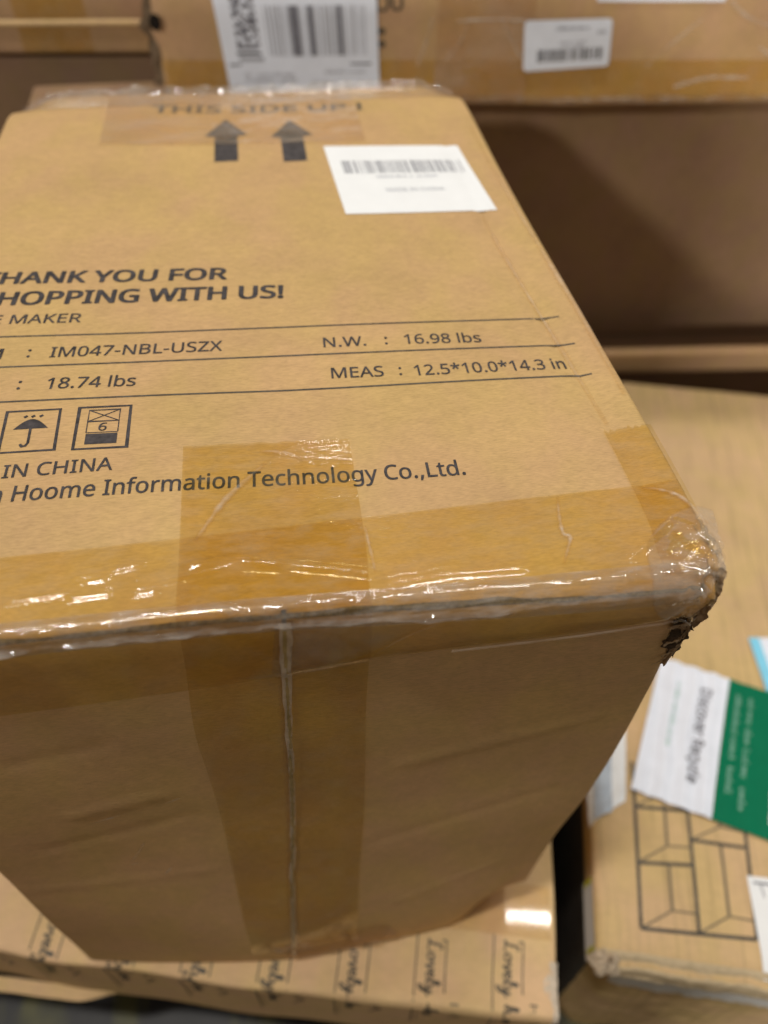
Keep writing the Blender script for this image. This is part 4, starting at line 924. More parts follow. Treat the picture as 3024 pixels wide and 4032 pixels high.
vein('tape_wrinkle', [(-5.86, 1.02), (-5.72, 1.28), (-5.53, 1.62), (-5.3, 1.9), (-5.02, 2.22)], .05)
vein('tape_wrinkle', [(-5.08, 2.44), (-4.9, 2.42), (-4.7, 2.36), (-4.55, 2.22)], .035)
vein('tape_wrinkle', [(-1.58, 1.24), (-1.64, .95), (-1.67, .66), (-1.60, .58), (-1.66, .40), (-1.74, .24)], .035)
vein('tape_wrinkle', [(-.52, 1.28), (-.33, 1.20), (-.14, 1.05), (-.03, .75), (.0, .45)], .04)
vein('crease_light', [(-.83, 8.2), (-.80, 7.6), (-.78, 6.9), (-.62, 4.2), (-.53, 2.5)], .045, .75)  # pale streaks painted on, standing for light along the fold
vein('crease_light', [(-.22, 11.8), (-.16, 8.5), (-.10, 5.0), (-.12, 3.0)], .05, .6)
vein('tape_wrinkle', [(-3.92, 1.05), (-3.9, .7), (-3.86, .35)], .025)
vein('tape_wrinkle', [(-5.1, -.95), (-4.75, -1.20), (-4.2, -1.12), (-3.2, -1.0)], .014)
vein('tape_wrinkle', [(-3.95, -1.0), (-3.6, -.62), (-3.1, -.30), (-2.8, -.18)], .018)
vein('tape_wrinkle', [(-3.2, -.42), (-2.6, -.22), (-2.2, -.12)], .014)
for pts in ([(-7.9, -6.7), (-7.5, -5.9)], [(-7.95, -6.75), (-7.7, -6.72)], [(-7.45, -7.3), (-7.25, -7.0)],
            [(-8.1, -4.95), (-7.6, -4.75)], [(-7.0, -4.6), (-6.7, -4.45)]):
    vein('tape_wrinkle', [pts[0], ((pts[0][0] + pts[1][0]) / 2 + .02, (pts[0][1] + pts[1][1]) / 2), pts[1]], .024, 1.5)

# crinkled clear film over the raw near edge: two tight folds with a sunken, dull strip between
def edge_film(u, v):
    x = -9.93 + 9.80 * u
    s = -.32 + .46 * v
    c = sm(-2.9, -1.7, x)
    up = .035 + .035 * nz(x * .9, 0, 4) + .02 * nz(x * 3.1, 0, 9)
    dn = -.185 + .035 * nz(x * .8, 3, 1) + .02 * nz(x * 3.7, 2, 2) + .03 * c
    hu = .034 + .034 * nz(x * 2.3, 1, 6, 2)
    hd = .060 + .055 * nz(x * 1.7, 5, 6, 2)
    off = .030 + max(.004, hu) * math.exp(-((s - up) / .038) ** 2) + max(.004, hd) * (1 - .75 * c) * math.exp(-((s - dn) / .030) ** 2)
    # slanting pull lines
    env = math.sin(math.pi * v) ** .7 * (1 - .6 * c)
    off += env * .020 * (1 - 2 * abs(nz(x * 1.1 + s * 5, s * 9 - x * 1.1, 1.5)))
    off += env * .007 * nz(x * 5 + s * 9, s * 16 - x * 3, 7.5, 2)
    return wrap(x, s + .015 * nz(x * .8, 0, 4), max(.012, off))


tape('tape_edge_film', lin(0, 1, 760), lin(0, 1, 40), edge_film, WRINKLE)

# raw corrugated edge showing as a thin dark line under the film
def flute(u, v):
    x = -9.9 + 9.75 * u
    c = sm(-2.9, -1.7, x)
    s = -.075 + .03 * nz(x * .7, 2, 2) + (v - .5) * max(.012, .085 + .10 * nz(x * 1.3, 4, 4, 2)) * (1 - .45 * c) - .05 * c
    off = .010 + .006 * math.sin(x * 60 + 6 * nz(x * 1.5, 1, 1)) * math.sin(math.pi * v) + .010 * nz(x * 3, v * 6, 1, 2)
    return wrap(x, s, max(.004, off))


tape('corrugated_edge', lin(0, 1, 700), lin(0, 1, 8), flute, FLUTE)

# clouded film tented over the bottom seam
def seam_strip(u, v):
    s = -12.2 + 12.05 * v
    w = .042 + .030 * sm(-3.5, 0, s)
    x = seam_x(s) + (u - .5) * 2 * w * (1 + .3 * nz(s * 3, 2, 2)) + .025 * nz(s * 1.2, 5, 5)
    return wrap(x, s,   .040 + .004 * math.sin(math.pi * u) + .003 * nz(s * 7, u * 3, 1))


tape('seam_tape', lin(0, 1, 8), lin(0, 1, 200), seam_strip, SEAM)

# the tape's loose tail near the bottom of the front face
def tail(u, v):
    x = -5.9 + 2.5 * u + .5 * v
    s = -11.3 - 1.05 * v
    return wrap(x, s + .25 * u, .05 + .06 * nz(x * 2, s * 2, 3, 2) + .05 * math.exp(-((u - .55 - .2 * v) / .06) ** 2))


tape('packing_tape', lin(0, 1, 60), lin(0, 1, 30), tail, TAPE2)

# lip of the double folded edge at the right, where the band under the edge ends
def lip(u, v):
    x = -3.0 + 2.95 * u
    z = zstep(x) - .03
    q = D((x, 0, z + .09))
    a = math.pi * (v - .5)
    r = .020 + .006 * nz(x * 4, 1, 1)
    return (q[0], q[1] - .012 - r * math.cos(a), q[2] - .09 + r * math.sin(a))


tape('folded_edge', lin(0, 1, 90), lin(0, 1, 6), lip, TAPE2)

# torn and crumpled near right corner
def shard(name, path, w, seed, mat, amp=.05, fray=.04, curl=.12, parent=None):
    """a torn strip of board or film: path of 3-D points, width direction per point"""
    P = [Vector(p[:3]) for p in path]
    n = 14
    pts, dirs = [], []
    for i in range(len(path) - 1):
        for k in range(n):
            t = k / n
            pts.append(P[i].lerp(P[i + 1], t))
            dirs.append(Vector(path[i][3:]).lerp(Vector(path[i + 1][3:]), t).normalized())
    pts.append(P[-1])
    dirs.append(Vector(path[-1][3:]).normalized())
    m = 10
    V, F = [], []
    for i, (p, d) in enumerate(zip(pts, dirs)):
        tan = (pts[min(i + 1, len(pts) - 1)] - pts[max(0, i - 1)]).normalized()
        nn = tan.cross(d)
        for j in range(m + 1):
            t = j / m - .5
            ww = w * (1 + .7 * fray / w * nz(i * .22, seed * 3.3 + (0 if t < 0 else 9), .5, 2))
            q = p + d * (t * ww) + nn * (curl * (t * t * 4 - .5) * w + amp * nz(q_(i), t * 4, seed, 3))
            V.append(tuple(q))
    k = m + 1
    for i in range(len(pts) - 1):
        for j in range(m):
            F.append((i * k + j, i * k + j + 1, (i + 1) * k + j + 1, (i + 1) * k + j))
    return part(name, V, F, mat, main, parent)


def q_(i):
    return i * .22


SH_ARGS = (
    ([(.08, -.02, .0, .6, -.6, .2), (.14, -.05, -.30, .7, -.7, 0), (.12, -.05, -.70, .7, -.7, -.1)], .24, 1.3, TORN, .045, .06),
    ([(.12, .60, .0, .9, .1, -.3), (.17, .25, .02, .8, -.3, -.3), (.16, -.04, -.15, .7, -.6, 0)], .18, 8.3, TORN, .045, .05),
    ([(.03, -.16, -.50, .8, -.5, .1), (.10, -.11, -.78, .8, -.6, 0), (.05, -.05, -1.08, .7, -.7, 0)], .20, 2.1, TORN_BROWN, .04, .06),
    ([(-.22, -.13, -1.02, .1, -.2, .9), (-.05, -.16, -.93, .1, -.2, .9), (.10, -.10, -.90, .1, -.2, .9)], .10, 3.7, TORN_BROWN, .03, .03),
    ([(-.16, -.12, -1.42, .1, -.2, .9), (-.02, -.15, -1.30, .1, -.2, .9), (.10, -.08, -1.20, .2, -.2, .9)], .11, 6.9, TORN, .03, .04),
    ([(-.10, -.11, -1.72, .2, -.2, .9), (.0, -.13, -1.60, .2, -.2, .9), (.09, -.08, -1.52, .3, -.2, .9)], .09, 5.1, TORN, .03, .03),
    ([(.04, -.07, -1.05, .7, -.6, .2), (.08, -.03, -1.5, .7, -.6, 0), (.03, -.01, -2.1, .7, -.7, 0)], .12, 4.4, TORN_BROWN, .04, .04),
    ([(-.16, -.09, -1.95, .3, -.2, .8), (-.06, -.10, -1.86, .3, -.2, .8), (.02, -.06, -1.80, .3, -.2, .8)], .07, 9.2, TORN, .02, .02),
    ([(.17, .02, -.20, .9, .1, .2), (.23, .0, -.23, .9, .1, .1), (.28, -.01, -.22, .9, .1, .1)], .045, 7.7, TORN_DARK, .015, .02))
for sp_, w_, sd_, mt_, am_, fr_ in SH_ARGS:
    shard('torn_cardboard', sp_, w_, sd_, mt_, am_, fr_, .10)


# the hollow behind the split edge
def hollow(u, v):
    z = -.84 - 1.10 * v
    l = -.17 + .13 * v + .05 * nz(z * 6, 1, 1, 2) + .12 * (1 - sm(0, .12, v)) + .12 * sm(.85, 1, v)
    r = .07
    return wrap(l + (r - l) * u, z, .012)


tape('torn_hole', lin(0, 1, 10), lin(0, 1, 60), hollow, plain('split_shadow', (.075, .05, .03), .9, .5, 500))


# crumpled clear tape over that corner: a quarter disc of film, pulled into creases towards the point
def corner_film(u, v):
    th = R(-48 + 150 * u)
    rho = .86 * v
    x, s_ = -rho * math.cos(th) + .05, rho * math.sin(th)
    cr = 1 - 2.2 * abs(nz(th * 2.6, rho * .9, 2.7))
    off = .032 + .055 * cr * sm(.95, .35, v) * sm(0, .2, v) + .02 * nz(x * 7, s_ * 7, 1, 2) * sm(1, .5, v)
    q = Vector(wrap(min(x, -.01), s_, max(.014, off)))
    ext = max(0, x + .01)
    return (q.x + ext, q.y, q.z - ext * .4)


cf = tape('tape_edge_film', lin(0, 1, 110), lin(0, 1, 60), corner_film, HAZY)
set_fade(cf, [1.0 - .75 * (v > .97) for v in lin(0, 1, 60) for _ in range(111)])


def side_film(u, v):
    # loose film bulging past the right edge by the corner
    y = -.10 + 1.0 * v
    a = -.25 + 1.5 * u
    r = (.13 + .05 * nz(y * 4, a, 2)) * math.sin(math.pi * min(1, max(0, (v + .12) / 1.12))) ** .6
    q = D((-.06, max(y, .02), 0))
    c = .035 * nz(y * 7, a * 3, 6, 3)
    return (q[0] + .05 + r * math.sin(a) + c, y, q[2] - .10 + r * math.cos(a) + c - .15 * u)


sf = tape('tape_edge_film', lin(0, 1, 30), lin(0, 1, 60), side_film, HAZY)
set_fade(sf, [.9] * 31 * 61)


# hazy pocket of film where the tapes cross the seam
def pocket(u, v):
    pq_ = ((-5.12, -1.22), (-4.35, -1.16), (-3.15, -.22), (-5.0, -.18))
    a_, b_, c_, d_ = pq_
    x = (a_[0] * (1 - u) + b_[0] * u) * (1 - v) + (d_[0] * (1 - u) + c_[0] * u) * v
    z = (a_[1] * (1 - u) + b_[1] * u) * (1 - v) + (d_[1] * (1 - u) + c_[1] * u) * v
    return wrap(x, z + .05 * nz(x * 2, 1, 1), .042 + .006 * nz(x * 3, z * 3, 1))


pk = tape('tape_edge_film', lin(0, 1, 24), lin(0, 1, 20), pocket, HAZY)
set_fade(pk, [min(1, 5 * u, 5 * (1 - u)) * min(1, 4 * v) * .8 for v in lin(0, 1, 20) for u in lin(0, 1, 24)])

# ================================================================ OTHER CARTONS
def box_part(thing, name, w, d, h, mat, seed, r=.12, warp=.06, step=.35, deform=None, parent=None, z0=0.0):
    """local frame: x in [-w,0], y in [0,d], top at z0"""
    lo, hi = (-w, 0, z0 - h), (0, d, z0)
    X, Y, Z = lines(-w, 0, step, r), lines(0, d, step, r), lines(z0 - h, z0, step, r)

    def f(p):
        q = rounded(p, lo, hi, r)
        k = Vector((nz(q[0] * .25, q[1] * .25, q[2] * .25 + seed), nz(q[0] * .25 + 7, q[1] * .25, q[2] * .25 + seed), nz(q[0] * .25, q[1] * .25 + 5, q[2] * .25 + seed))) * warp
        q = (q[0] + k.x, q[1] + k.y, q[2] + k.z * sm(z0 - h, z0 - h + 1.0, q[2]))
        return deform(q) if deform else q
    g = merge_geo(grid(X, Y, lambda u, v: f((u, v, z0))), grid(X, Z, lambda u, v: f((u, 0, v))),
                  grid(X[::-1], Z, lambda u, v: f((u, d, v))), grid(Y, Z, lambda u, v: f((0, u, v))),
                  grid(Y[::-1], Z, lambda u, v: f((-w, u, v))), grid(X[::-1], Y, lambda u, v: f((u, v, z0 - h))))
    return part(name, *g, mat, thing, parent, merge=.002), f


# ---- carton printed "Lovely home", under the printed box
LH = 3.0
lov = Thing('flat_carton', 'flat brown carton with repeated Lovely home script logos, under the large printed box', 'carton',
            (-.1, -2.43, -12.5), yaw=-14, base=(-8.5, 8, -LH))


def lov_def(q):
    x, y, z = q
    k = sm(-LH * .3, 0, z)
    prof = table([(0, -.22), (.12, -.10), (.25, -.13), (.8, -.19), (1.40, -.02), (1.55, .0), (6, 0)], y) * sm(-7.0, -3.0, x)
    prof += table([(0, -.06), (.5, -.02), (1.2, 0)], y) * (1 - sm(-7.0, -3.0, x))
    # front edge bellied and dented
    dy = -.10 * math.sin(max(0, min(1, (x + 14) / 14)) * math.pi) * (1 - sm(0, 1.2, y))
    dy += .10 * (1 - sm(0, 1.0, y)) * nz(x * .5, 3, 3)
    return (x, y + dy, z + k * (prof + .03 * nz(x * .8, y * .8, 3) * (1 - sm(1.0, 1.5, y)) - sm(1.2, 1.5, y) * (.070 * (y - 1.98) ** 2 + .003 * (x + .95) ** 2) * (1 - sm(3.2, 5.5, y)) * sm(-5, -3.5, x)))


lb, lovf = box_part(lov, 'body', 17, 16, LH, KRAFT_LIGHT, 2.0, r=.10, warp=.0, step=.16, deform=lov_def)


def lov_surf(x, y, off):
    if y >= 0.08:
        q = lovf((x, y, 0))
        return (q[0], q[1], q[2] + off)
    q = lovf((x, 0, y - .08))
    return (q[0], q[1] - off, q[2])


# tape over the ridge of its lid
part('packing_tape', *grid(lin(-4, -.12, 120), lin(1.55, 2.7, 40), lambda u, v: lov_surf(u, v, .02 + .00035 * nz(u * 2, v * 6, 4, 2))),
     film('lid_tape', (0.95, 0.90, 0.80), rough=0.085, milk=0.02, milk_hi=0.08, bump=0.04), lov)
# fuzzy scuffed right edge
def lov_edge(u, v):
    y = .05 + 1.1 * u
    x = .04 - (.20 + .16 * nz(y * 2.2, 3, 3, 2)) * (1 - v)
    q = lov_surf(min(x, -.05), y, .015)
    return (q[0] + max(0, x + .05), q[1], q[2] + .035 * nz(x * 9, y * 9, 1, 3) - .5 * max(0, x + .05))


part('torn_edge', *grid(lin(0, 1, 40), lin(0, 1, 14), lov_edge), plain('frayed_liner', (.62, .52, .40), .85, .12, 260), lov)
# bottom lip sticking out at the left
part('bottom_flap', *grid(lin(-17, -10.2, 40), lin(0, 1, 8), lambda u, v: (u, -.08 - .30 * v * sm(-10.0, -11.2, u) - .03 * nz(u, 1, 1), -LH + .35 - .12 * v + .02 * nz(u * 2, v, 2))),
     KRAFT_LIGHT, lov)

LET = {  # one-stroke script letters: polylines in a 1-high x-height box, advance
    'L': ([[(.75, 1.75), (.62, 1.95), (.45, 1.85), (.38, 1.2), (.30, .35), (.12, .02), (.05, .15), (.22, .22), (.55, .02), (.95, .12)]], 1.0),
    'o': ([[(.45, .9), (.15, .75), (.08, .3), (.32, .02), (.62, .3), (.60, .75), (.42, .92), (.55, .70), (.85, .75)]], .8),
    'v': ([[(.0, .78), (.15, .9), (.28, .1), (.34, .02), (.58, .75), (.52, .95), (.75, .8)]], .68),
    'e': ([[(.05, .4), (.4, .55), (.48, .85), (.3, .98), (.12, .6), (.15, .15), (.38, .02), (.7, .3)]], .62),
    'l': ([[(.0, .25), (.35, 1.1), (.42, 1.8), (.28, 1.9), (.20, 1.2), (.22, .2), (.38, .02), (.6, .25)]], .52),
    'y': ([[(.0, .75), (.12, .92), (.18, .3), (.35, .1), (.58, .8)], [(.62, .95), (.56, .2), (.42, -.65), (.15, -.95), (.05, -.7), (.4, -.1), (.95, .35)]], .95),
    'h': ([[(.0, .3), (.38, 1.2), (.42, 1.85), (.28, 1.9), (.2, 1.0), (.16, .02)], [(.17, .4), (.4, .9), (.55, .75), (.55, .1), (.75, .1)]], .82),
    'm': ([[(.05, .8), (.14, .9), (.12, .02)], [(.12, .5), (.32, .92), (.42, .7), (.40, .02)], [(.41, .5), (.62, .92), (.72, .7), (.72, .1), (.92, .15)]], .95),
}


def script(word, h, w):
    x, out = 0.0, []
    for ch in word:
        if ch == ' ':
            x += .55
            continue
        strokes, adv = LET[ch]
        for s_ in strokes:
            out.append(stroke([(p.x * h, p.y * h) for p in smooth_line([(a + x, b) for a, b in s_], 5)], w))
        x += adv
    return merge_geo(*out), x * h


def logo(x0, y0, off=.03, mirror=False):
    """logo runs from the ridge towards the front edge: text-x -> local -y, text-y -> local +x"""
    (V, F), _ = script('Lovely home', .205, .040)
    k = [(V, F)]
    k.append(stroke([(a, .52) for a in lin(0, .86, 8)], .035))
    k.append(stroke([(a, -.30) for a in lin(-.08, 2.4, 20)], .035))
    k.append(stroke([(0, .52), (0, .40)], .03))
    # little roof with chimney
    k.append(stroke([(1.15, .72), (1.35, .98), (1.5, .82), (1.75, .66)][0:2] + [(1.75, .66)], .035))
    k.append(stroke([(1.02, .92), (1.02, .70)], .03))
    k.append(stroke([(1.02, .82), (1.15, .82)], .03))
    # tag line
    for i in range(9):
        k.append(stroke([(1.3 + i * .1, -.16), (1.35 + i * .1, -.16)], .03))
    V, F = merge_geo(*k)
    return [lov_surf(x0 + b * .80, y0 - a * 1.15, .012) for a, b in V], F


logos = tuple((-1.05 - 1.70 * i, (1.45, 1.30, 1.15, 1.05, 1.0, .95, .95, .55, .50)[i]) for i in range(9))
for lx, ly in logos:
    part('printed_logo', *logo(lx - .1, ly), INK_LINE, lov, smooth=False)

# ---- carton with the shelf drawing
SH = 7.0
shf = Thing('flat_carton', 'flat carton with a shelf drawing, stickers and a crushed front corner, at right', 'carton',
            (1.10, -1.32, -12.5), yaw=-15.3, base=(8, 9, -SH))


def shf_def(q):
    x, y, z = q
    x += 16
    k = sm(-1.5, 0, z)
    # front edge crushed and rounded off, left edge softened
    e = (1 - sm(0, .55, y))
    dz = -.16 * e * k + .03 * e * nz(x * 2.2, y * 2.2, z * 2, 3)
    dz -= .07 * k * (1 - sm(0, .3, x))
    dy = -.14 * (1 - sm(0, .7, y)) * sm(-1.2, -.25, z) + .05 * (1 - sm(0, .4, y)) * nz(x * 1.4, z * 3, 4, 3)
    # left front corner pushed in
    c = math.exp(-((x / .45) ** 2 + (y / .35) ** 2))
    return (x + .30 * c * sm(0, -.6, z), y + .28 * c * sm(0, -.6, z) + dy, z + dz - .10 * c * k)


sb, shff = box_part(shf, 'body', 16, 20.6, SH, KRAFT_OLIVE, 5.0, r=.14, warp=.02, step=.2, deform=shf_def)


def shs(x, y, off):
    q = shff((x - 16, y, 0))
    return (q[0], q[1], q[2] + off)


import mathutils
_rot = Matrix.Rotation(R(15.3), 2)


def loc(x, y):
    """fit-frame (x, y) on the carton's top -> its local frame"""
    v = _rot @ Vector((x - 1.10, y + 1.32))
    return (v.x, v.y)


def on_shelf(g, off):
    V, F = g
    return [shs(a, b, off) for a, b in V], F


# the drawing: bold front frame, fainter depth lines
dl = lambda *pts: [loc(*p) for p in pts]
A0, A1 = (2.27, -.91), (3.42, 2.95)       # left upright bottom -> top
B0, B1 = (3.55, -1.18), (4.66, 2.55)
C0, C1 = (4.79, -1.47), (5.95, 2.0)
lerp = lambda a, b, t: (a[0] + (b[0] - a[0]) * t, a[1] + (b[1] - a[1]) * t)


def dense(pts, n=14):
    out = []
    for a, b in zip(pts, pts[1:]):
        out += [lerp(a, b, i / n) for i in range(n)]
    return out + [pts[-1]]


bold = []
for a, b in ((A0, A1), (B0, B1), (C0, C1), (A0, C0), (lerp(A0, A1, .36), lerp(B0, B1, .385)), (lerp(A0, A1, .70), lerp(B0, B1, .725)),
             (lerp(B0, B1, .54), lerp(C0, C1, .56))):
    bold.append(stroke(dense(dl(a, b)), .085))
part('shelf_drawing', *on_shelf(merge_geo(*bold), .010), INK_LINE, shf, smooth=False)
faint = []
def bay(P0, P1, Q0, Q1, t0, t1, q0):
    a = lerp(P0, P1, t0)                  # front left corner of a shelf board
    c = lerp(Q0, Q1, q0)
    back = (a[0] + (c[0] - a[0]) * .58 + .10, a[1] + (c[1] - a[1]) * .58 + .42)
    far = lerp(Q0, Q1, q0 + .105)
    faint.append(stroke(dense(dl(a, back, far)), .045))
    up = (back[0] + (P1[0] - P0[0]) * (t1 - t0) * .86, back[1] + (P1[1] - P0[1]) * (t1 - t0) * .86)
    faint.append(stroke(dense(dl(back, up)), .075))


bay(A0, A1, B0, B1, 0, .30, .0)
bay(A0, A1, B0, B1, .36, .66, .385)
bay(A0, A1, B0, B1, .70, .95, .725)
bay(B0, B1, C0, C1, 0, .50, .0)
bay(B0, B1, C0, C1, .54, .95, .56)
part('shelf_drawing', *on_shelf(merge_geo(*faint), .009), INK_FAINT, shf, smooth=False)


# torn corrugated band along the crushed front edge
def rim(u, v):
    x = -.05 + 9 * u
    y0 = .30 - .55 * v
    q = shff((min(x, 9) - 16, max(y0, .02), 0 if y0 > .02 else y0 - .1))
    rough = (.030 * nz(x * 1.1, v * 4, 2, 2) + .016 * nz(x * 6, v * 9, 3, 3)) * math.sin(math.pi * v) + .025 * math.sin(v * 15)
    return (q[0], q[1] - max(0, -y0) * .3 - .02, q[2] + .03 + rough - .10 * v)


part('torn_edge', *grid(lin(0, 1, 260), lin(0, 1, 20), rim), plain('frayed_kraft', (.50, .39, .24), .85, .14, 260), shf)
# pale inner liner showing on the torn front
part('torn_liner', *grid(lin(.62, 9, 90), lin(0, 1, 14), lambda x, v: (lambda q: (q[0], q[1] - .03 - .04 * abs(nz(x * 3, v * 3, 3, 3)), q[2]))(shff((x - 16, 0, -.42 - 1.6 * v - .08 * nz(x * 5, 1, 2, 2) * (1 - v))))),
     plain('white_liner', (.72, .70, .66), .8, .08, 300), shf)
# crumpled corner bulge
def knob(u, v):
    a, b = u * math.pi * 2, (v - .5) * math.pi
    r = .36 * (1 + .45 * nz(math.cos(a) * 1.7 + 3, math.sin(a) * 1.7, v * 2.6, 3))
    return (.22 + r * math.cos(a) * math.cos(b), -.02 + r * .8 * math.sin(a) * math.cos(b), -.26 + r * .62 * math.sin(b))


part('torn_corner', *grid(lin(0, 1, 40), lin(0, 1, 24), knob), plain('torn_corner_board', (.42, .33, .23), .85, .3, 300), shf, label='crumpled torn front corner')
part('torn_hole', *grid(lin(0, 1, 16), lin(0, 1, 4), lambda u, v: (.30 + .05 * v * math.cos(u * 6.28), -.03 + .06 * v * math.sin(u * 6.28), .02 - .02 * (1 - v))), TORN_DARK, shf)


# label wrapped down the left side, white with yellow marks
sl = part('side_label', *grid(lin(.05, 1.75, 20), lin(0, 1, 6), lambda y, v: (-.03 - .05 * v, y, -.10 - .75 * v)), PAPER, shf, label='white label strip with yellow marks on the side')
for yy in (.12, 1.60):
    part('yellow_mark', *grid(lin(yy, yy + .13, 2), lin(0, 1, 2), lambda y, v: (-.045 - .05 * v, y, -.09 - .55 * v)), YELLOW, shf, sl, smooth=False)

# dark panel on the left side, painted in for the shade in the gap
part('side_shade', *grid(lin(-.0, 19.5, 60), lin(0, 1, 20), lambda y, v: (lambda q: (q[0] - .03 - .012 * abs(nz(y * 2, v * 6, 3)), q[1], q[2]))(shff((-16, max(y, .1), -.9 - 5.8 * v)))),
     plain('dark_shade', (.050, .042, .036), .4, .3, 120), shf)
# crumpled paper sticker over the left edge
pq = [loc(*p) for p in ((1.75, 1.50), (2.88, 1.95), (3.60, 3.95), (2.2, 3.4))]


def crumple(off, amp, seed):
    def f(a, b):
        q = shs(max(a, .1), b, off)
        over = max(0, .1 - a)
        h = amp * abs(nz(a * 2.2, b * 2.2, seed, 3))
        return (q[0] - over * .6, q[1], q[2] + h - over * .8)
    return f


st = part('paper_sticker', *lift(quad2(*pq, 24, 24), crumple(.02, .10, 2)), PAPER, shf, label='crumpled white paper sticker over the edge')
gq = [loc(*p) for p in ((1.95, 1.62), (2.45, 1.72), (2.95, 3.3), (2.45, 3.2))]
part('grey_backing', *lift(quad2(*gq, 16, 20), crumple(.045, .10, 2)), PAPER_GREY, shf, st)
# white notice with a cyan border
nq = [loc(*p) for p in ((7.75, 3.95), (10.5, 3.4), (11.1, 5.75), (8.08, 6.15))]
no = part('notice_label', *lift(quad2(*nq, 10, 10), lambda a, b: shs(a, b, .055)), PAPER_BLUE, shf, label='white label with a cyan border')
cq = [loc(*p) for p in ((7.75, 3.95), (8.05, 3.9), (8.38, 6.11), (8.08, 6.15))]
part('cyan_border', *lift(quad2(*cq, 4, 10), lambda a, b: shs(a, b, .065)), CYAN, shf, no, smooth=False)
part('label_print', *lift(quad2(*[loc(*p) for p in ((8.55, 5.35), (8.75, 5.32), (8.82, 5.75), (8.62, 5.78))]), lambda a, b: shs(a, b, .066)), INK_MID, shf, no, smooth=False)
# white address label at the right
rq = [loc(*p) for p in ((4.66, -2.12), (8.5, -3.1), (9.0, -1.1), (5.14, -.14))]
rl = part('address_label', *lift(quad2(*rq, 20, 12), lambda a, b: (lambda q: (q[0], q[1], max(q[2], -.12)))(shs(a, max(b, .02), .03))), PAPER, shf, label='white address label at the front edge')
lr = lambda u, v: lerp(lerp(rq[0], rq[1], u), lerp(rq[3], rq[2], u), v)
part('label_print', *lift(merge_geo(stroke([lr(.03, .93), lr(.9, .93)], .05), stroke([lr(.07, .93), lr(.14, .05)], .03), *[stroke([lr(.16, t), lr(.6, t)], .05) for t in (.75, .6, .45)]),
     lambda a, b: shs(a, max(b, .05), .045)), INK_MID, shf, rl, smooth=False)

# ---- green and white card lying on the shelf carton
crd = Thing('plastic_card', 'creased white and green printed card lying on the carton with the shelf drawing', 'card',
            (1.10, -1.32, -12.5), yaw=-15.3, base=(5.0, 4.6, .05))
K0, K1, K2, K3 = (3.10, 2.22), (6.30, .38), (8.35, 4.10), (5.30, 5.85)      # front-left, front-right, back-right, back-left
kq = lambda u, v: loc(*lerp(lerp(K0, K1, u), lerp(K3, K2, u), v))


def card_z(u, v):
    return .055 + .035 * (1 + math.sin(u * 42 + v * 3 + 1.5 * nz(u * 4, v * 3, 1))) * (1 - sm(.45, .55, u) * .8) + .05 * abs(nz(u * 3, v * 3, 4))


def on_card(u, v, off=0):
    a, b = kq(u, v)
    q = shs(a, b, 0)
    return (q[0], q[1], q[2] + card_z(u, v) + off)


GU = .54
ck = part('card_sheet', *grid(lin(0, 1, 90), lin(0, 1, 40), on_card), PAPER_BLUE, crd)
part('green_panel', *grid(lin(GU, 1, 50), lin(0, 1, 40), lambda u, v: on_card(u, v, .006)), GREEN, crd, ck)


def card_text(body_, u, v0, v1, h, bold_=0):
    """runs down the card: text-x -> -v, text-y -> +u"""
    V, F = text(body_, (0, 0), (1, 0), 1.0, 0)
    k = [([on_card(u + b * h + o, v0 + (v1 - v0) * a, .012 + i * .0005) for a, b in V], F) for i, o in enumerate((0, bold_, -bold_))]
    return merge_geo(*k)


part('printed_text', *card_text('Discover Recycle', .345, .86, .18, .075, .006), INK_MID, crd, ck, smooth=False)


def rot_small(u, v0, v1, h, seed):
    V, F = smalltext(0, 0, 12, 1.0, seed)
    return [on_card(u + b * h, v0 + (v1 - v0) * a / 12, .012) for a, b in V], F


part('small_print', *rot_small(.16, .88, .36, .055, 4), MINT, crd, ck, smooth=False)
part('small_print', *merge_geo(rot_small(.605, .90, .20, .05, 8), rot_small(.70, .90, .12, .05, 9)), GREEN_PALE, crd, ck, smooth=False)
part('white_print', *merge_geo(rot_small(.90, .55, .1, .075, 12), grid(lin(0, 1, 8), lin(0, 1, 8), lambda a, b: on_card(.90 + .08 * a, .72 + .10 * b + .06 * a, .013))), PAPER, crd, ck, smooth=False)

# ================================================================ CARTONS BEHIND
YAW = -4.3
# shipping-label carton, overhanging
SHT = 6.0
shp = Thing('cardboard_box', 'brown taped box with large shipping label and small barcode sticker, behind printed box', 'box',
            (22.9, 17.75, 3.6), yaw=YAW, base=(-15, 8, -SHT))


def shp_def(q):
    x, y, z = q
    f = (1 - sm(0, 1.5, y))
    dz = (1 - sm(-6, -5, z)) * (.05 * nz(x * .35, 2, 2) - .10 * math.exp(-((x + 18) / 5) ** 2)) * f
    # torn left front edge
    k = math.exp(-(((x + 30.6) / .3) ** 2 + (y / .35) ** 2))
    return (x + k * .28 * nz(z * 1.6, 2, 2, 3) + k * .12, y + .05 * nz(x * .4, z * .5, 1) * f + k * .15, z + dz)


_, shpf = box_part(shp, 'body', 30.6, 17, SHT, KRAFT_BROWN, 8.0, r=.12, warp=.03, step=.35, deform=shp_def)
SR = Matrix.Rotation(R(-YAW), 2)


def fit_front(thing_org, X, Zf, Y=19.0):
    """(x, z) read on the plane y = 19 -> the same sight line's place on the box front (local x, z)"""
    c = Vector((-4.6036, -5.0712, 7.1703))
    p = Vector((X, Y, Zf))
    o = Vector(thing_org)
    n = Vector((math.sin(R(YAW)), -math.cos(R(YAW)), 0))
    d = p - c
    t = (o - c).dot(n) / d.dot(n)
    q = c + d * t - o
    v = SR @ Vector((q.x, q.y))
    return (v.x, q.z)


OS = (22.9, 17.75, 3.6)
sp = lambda X, Z: fit_front(OS, X, Z)


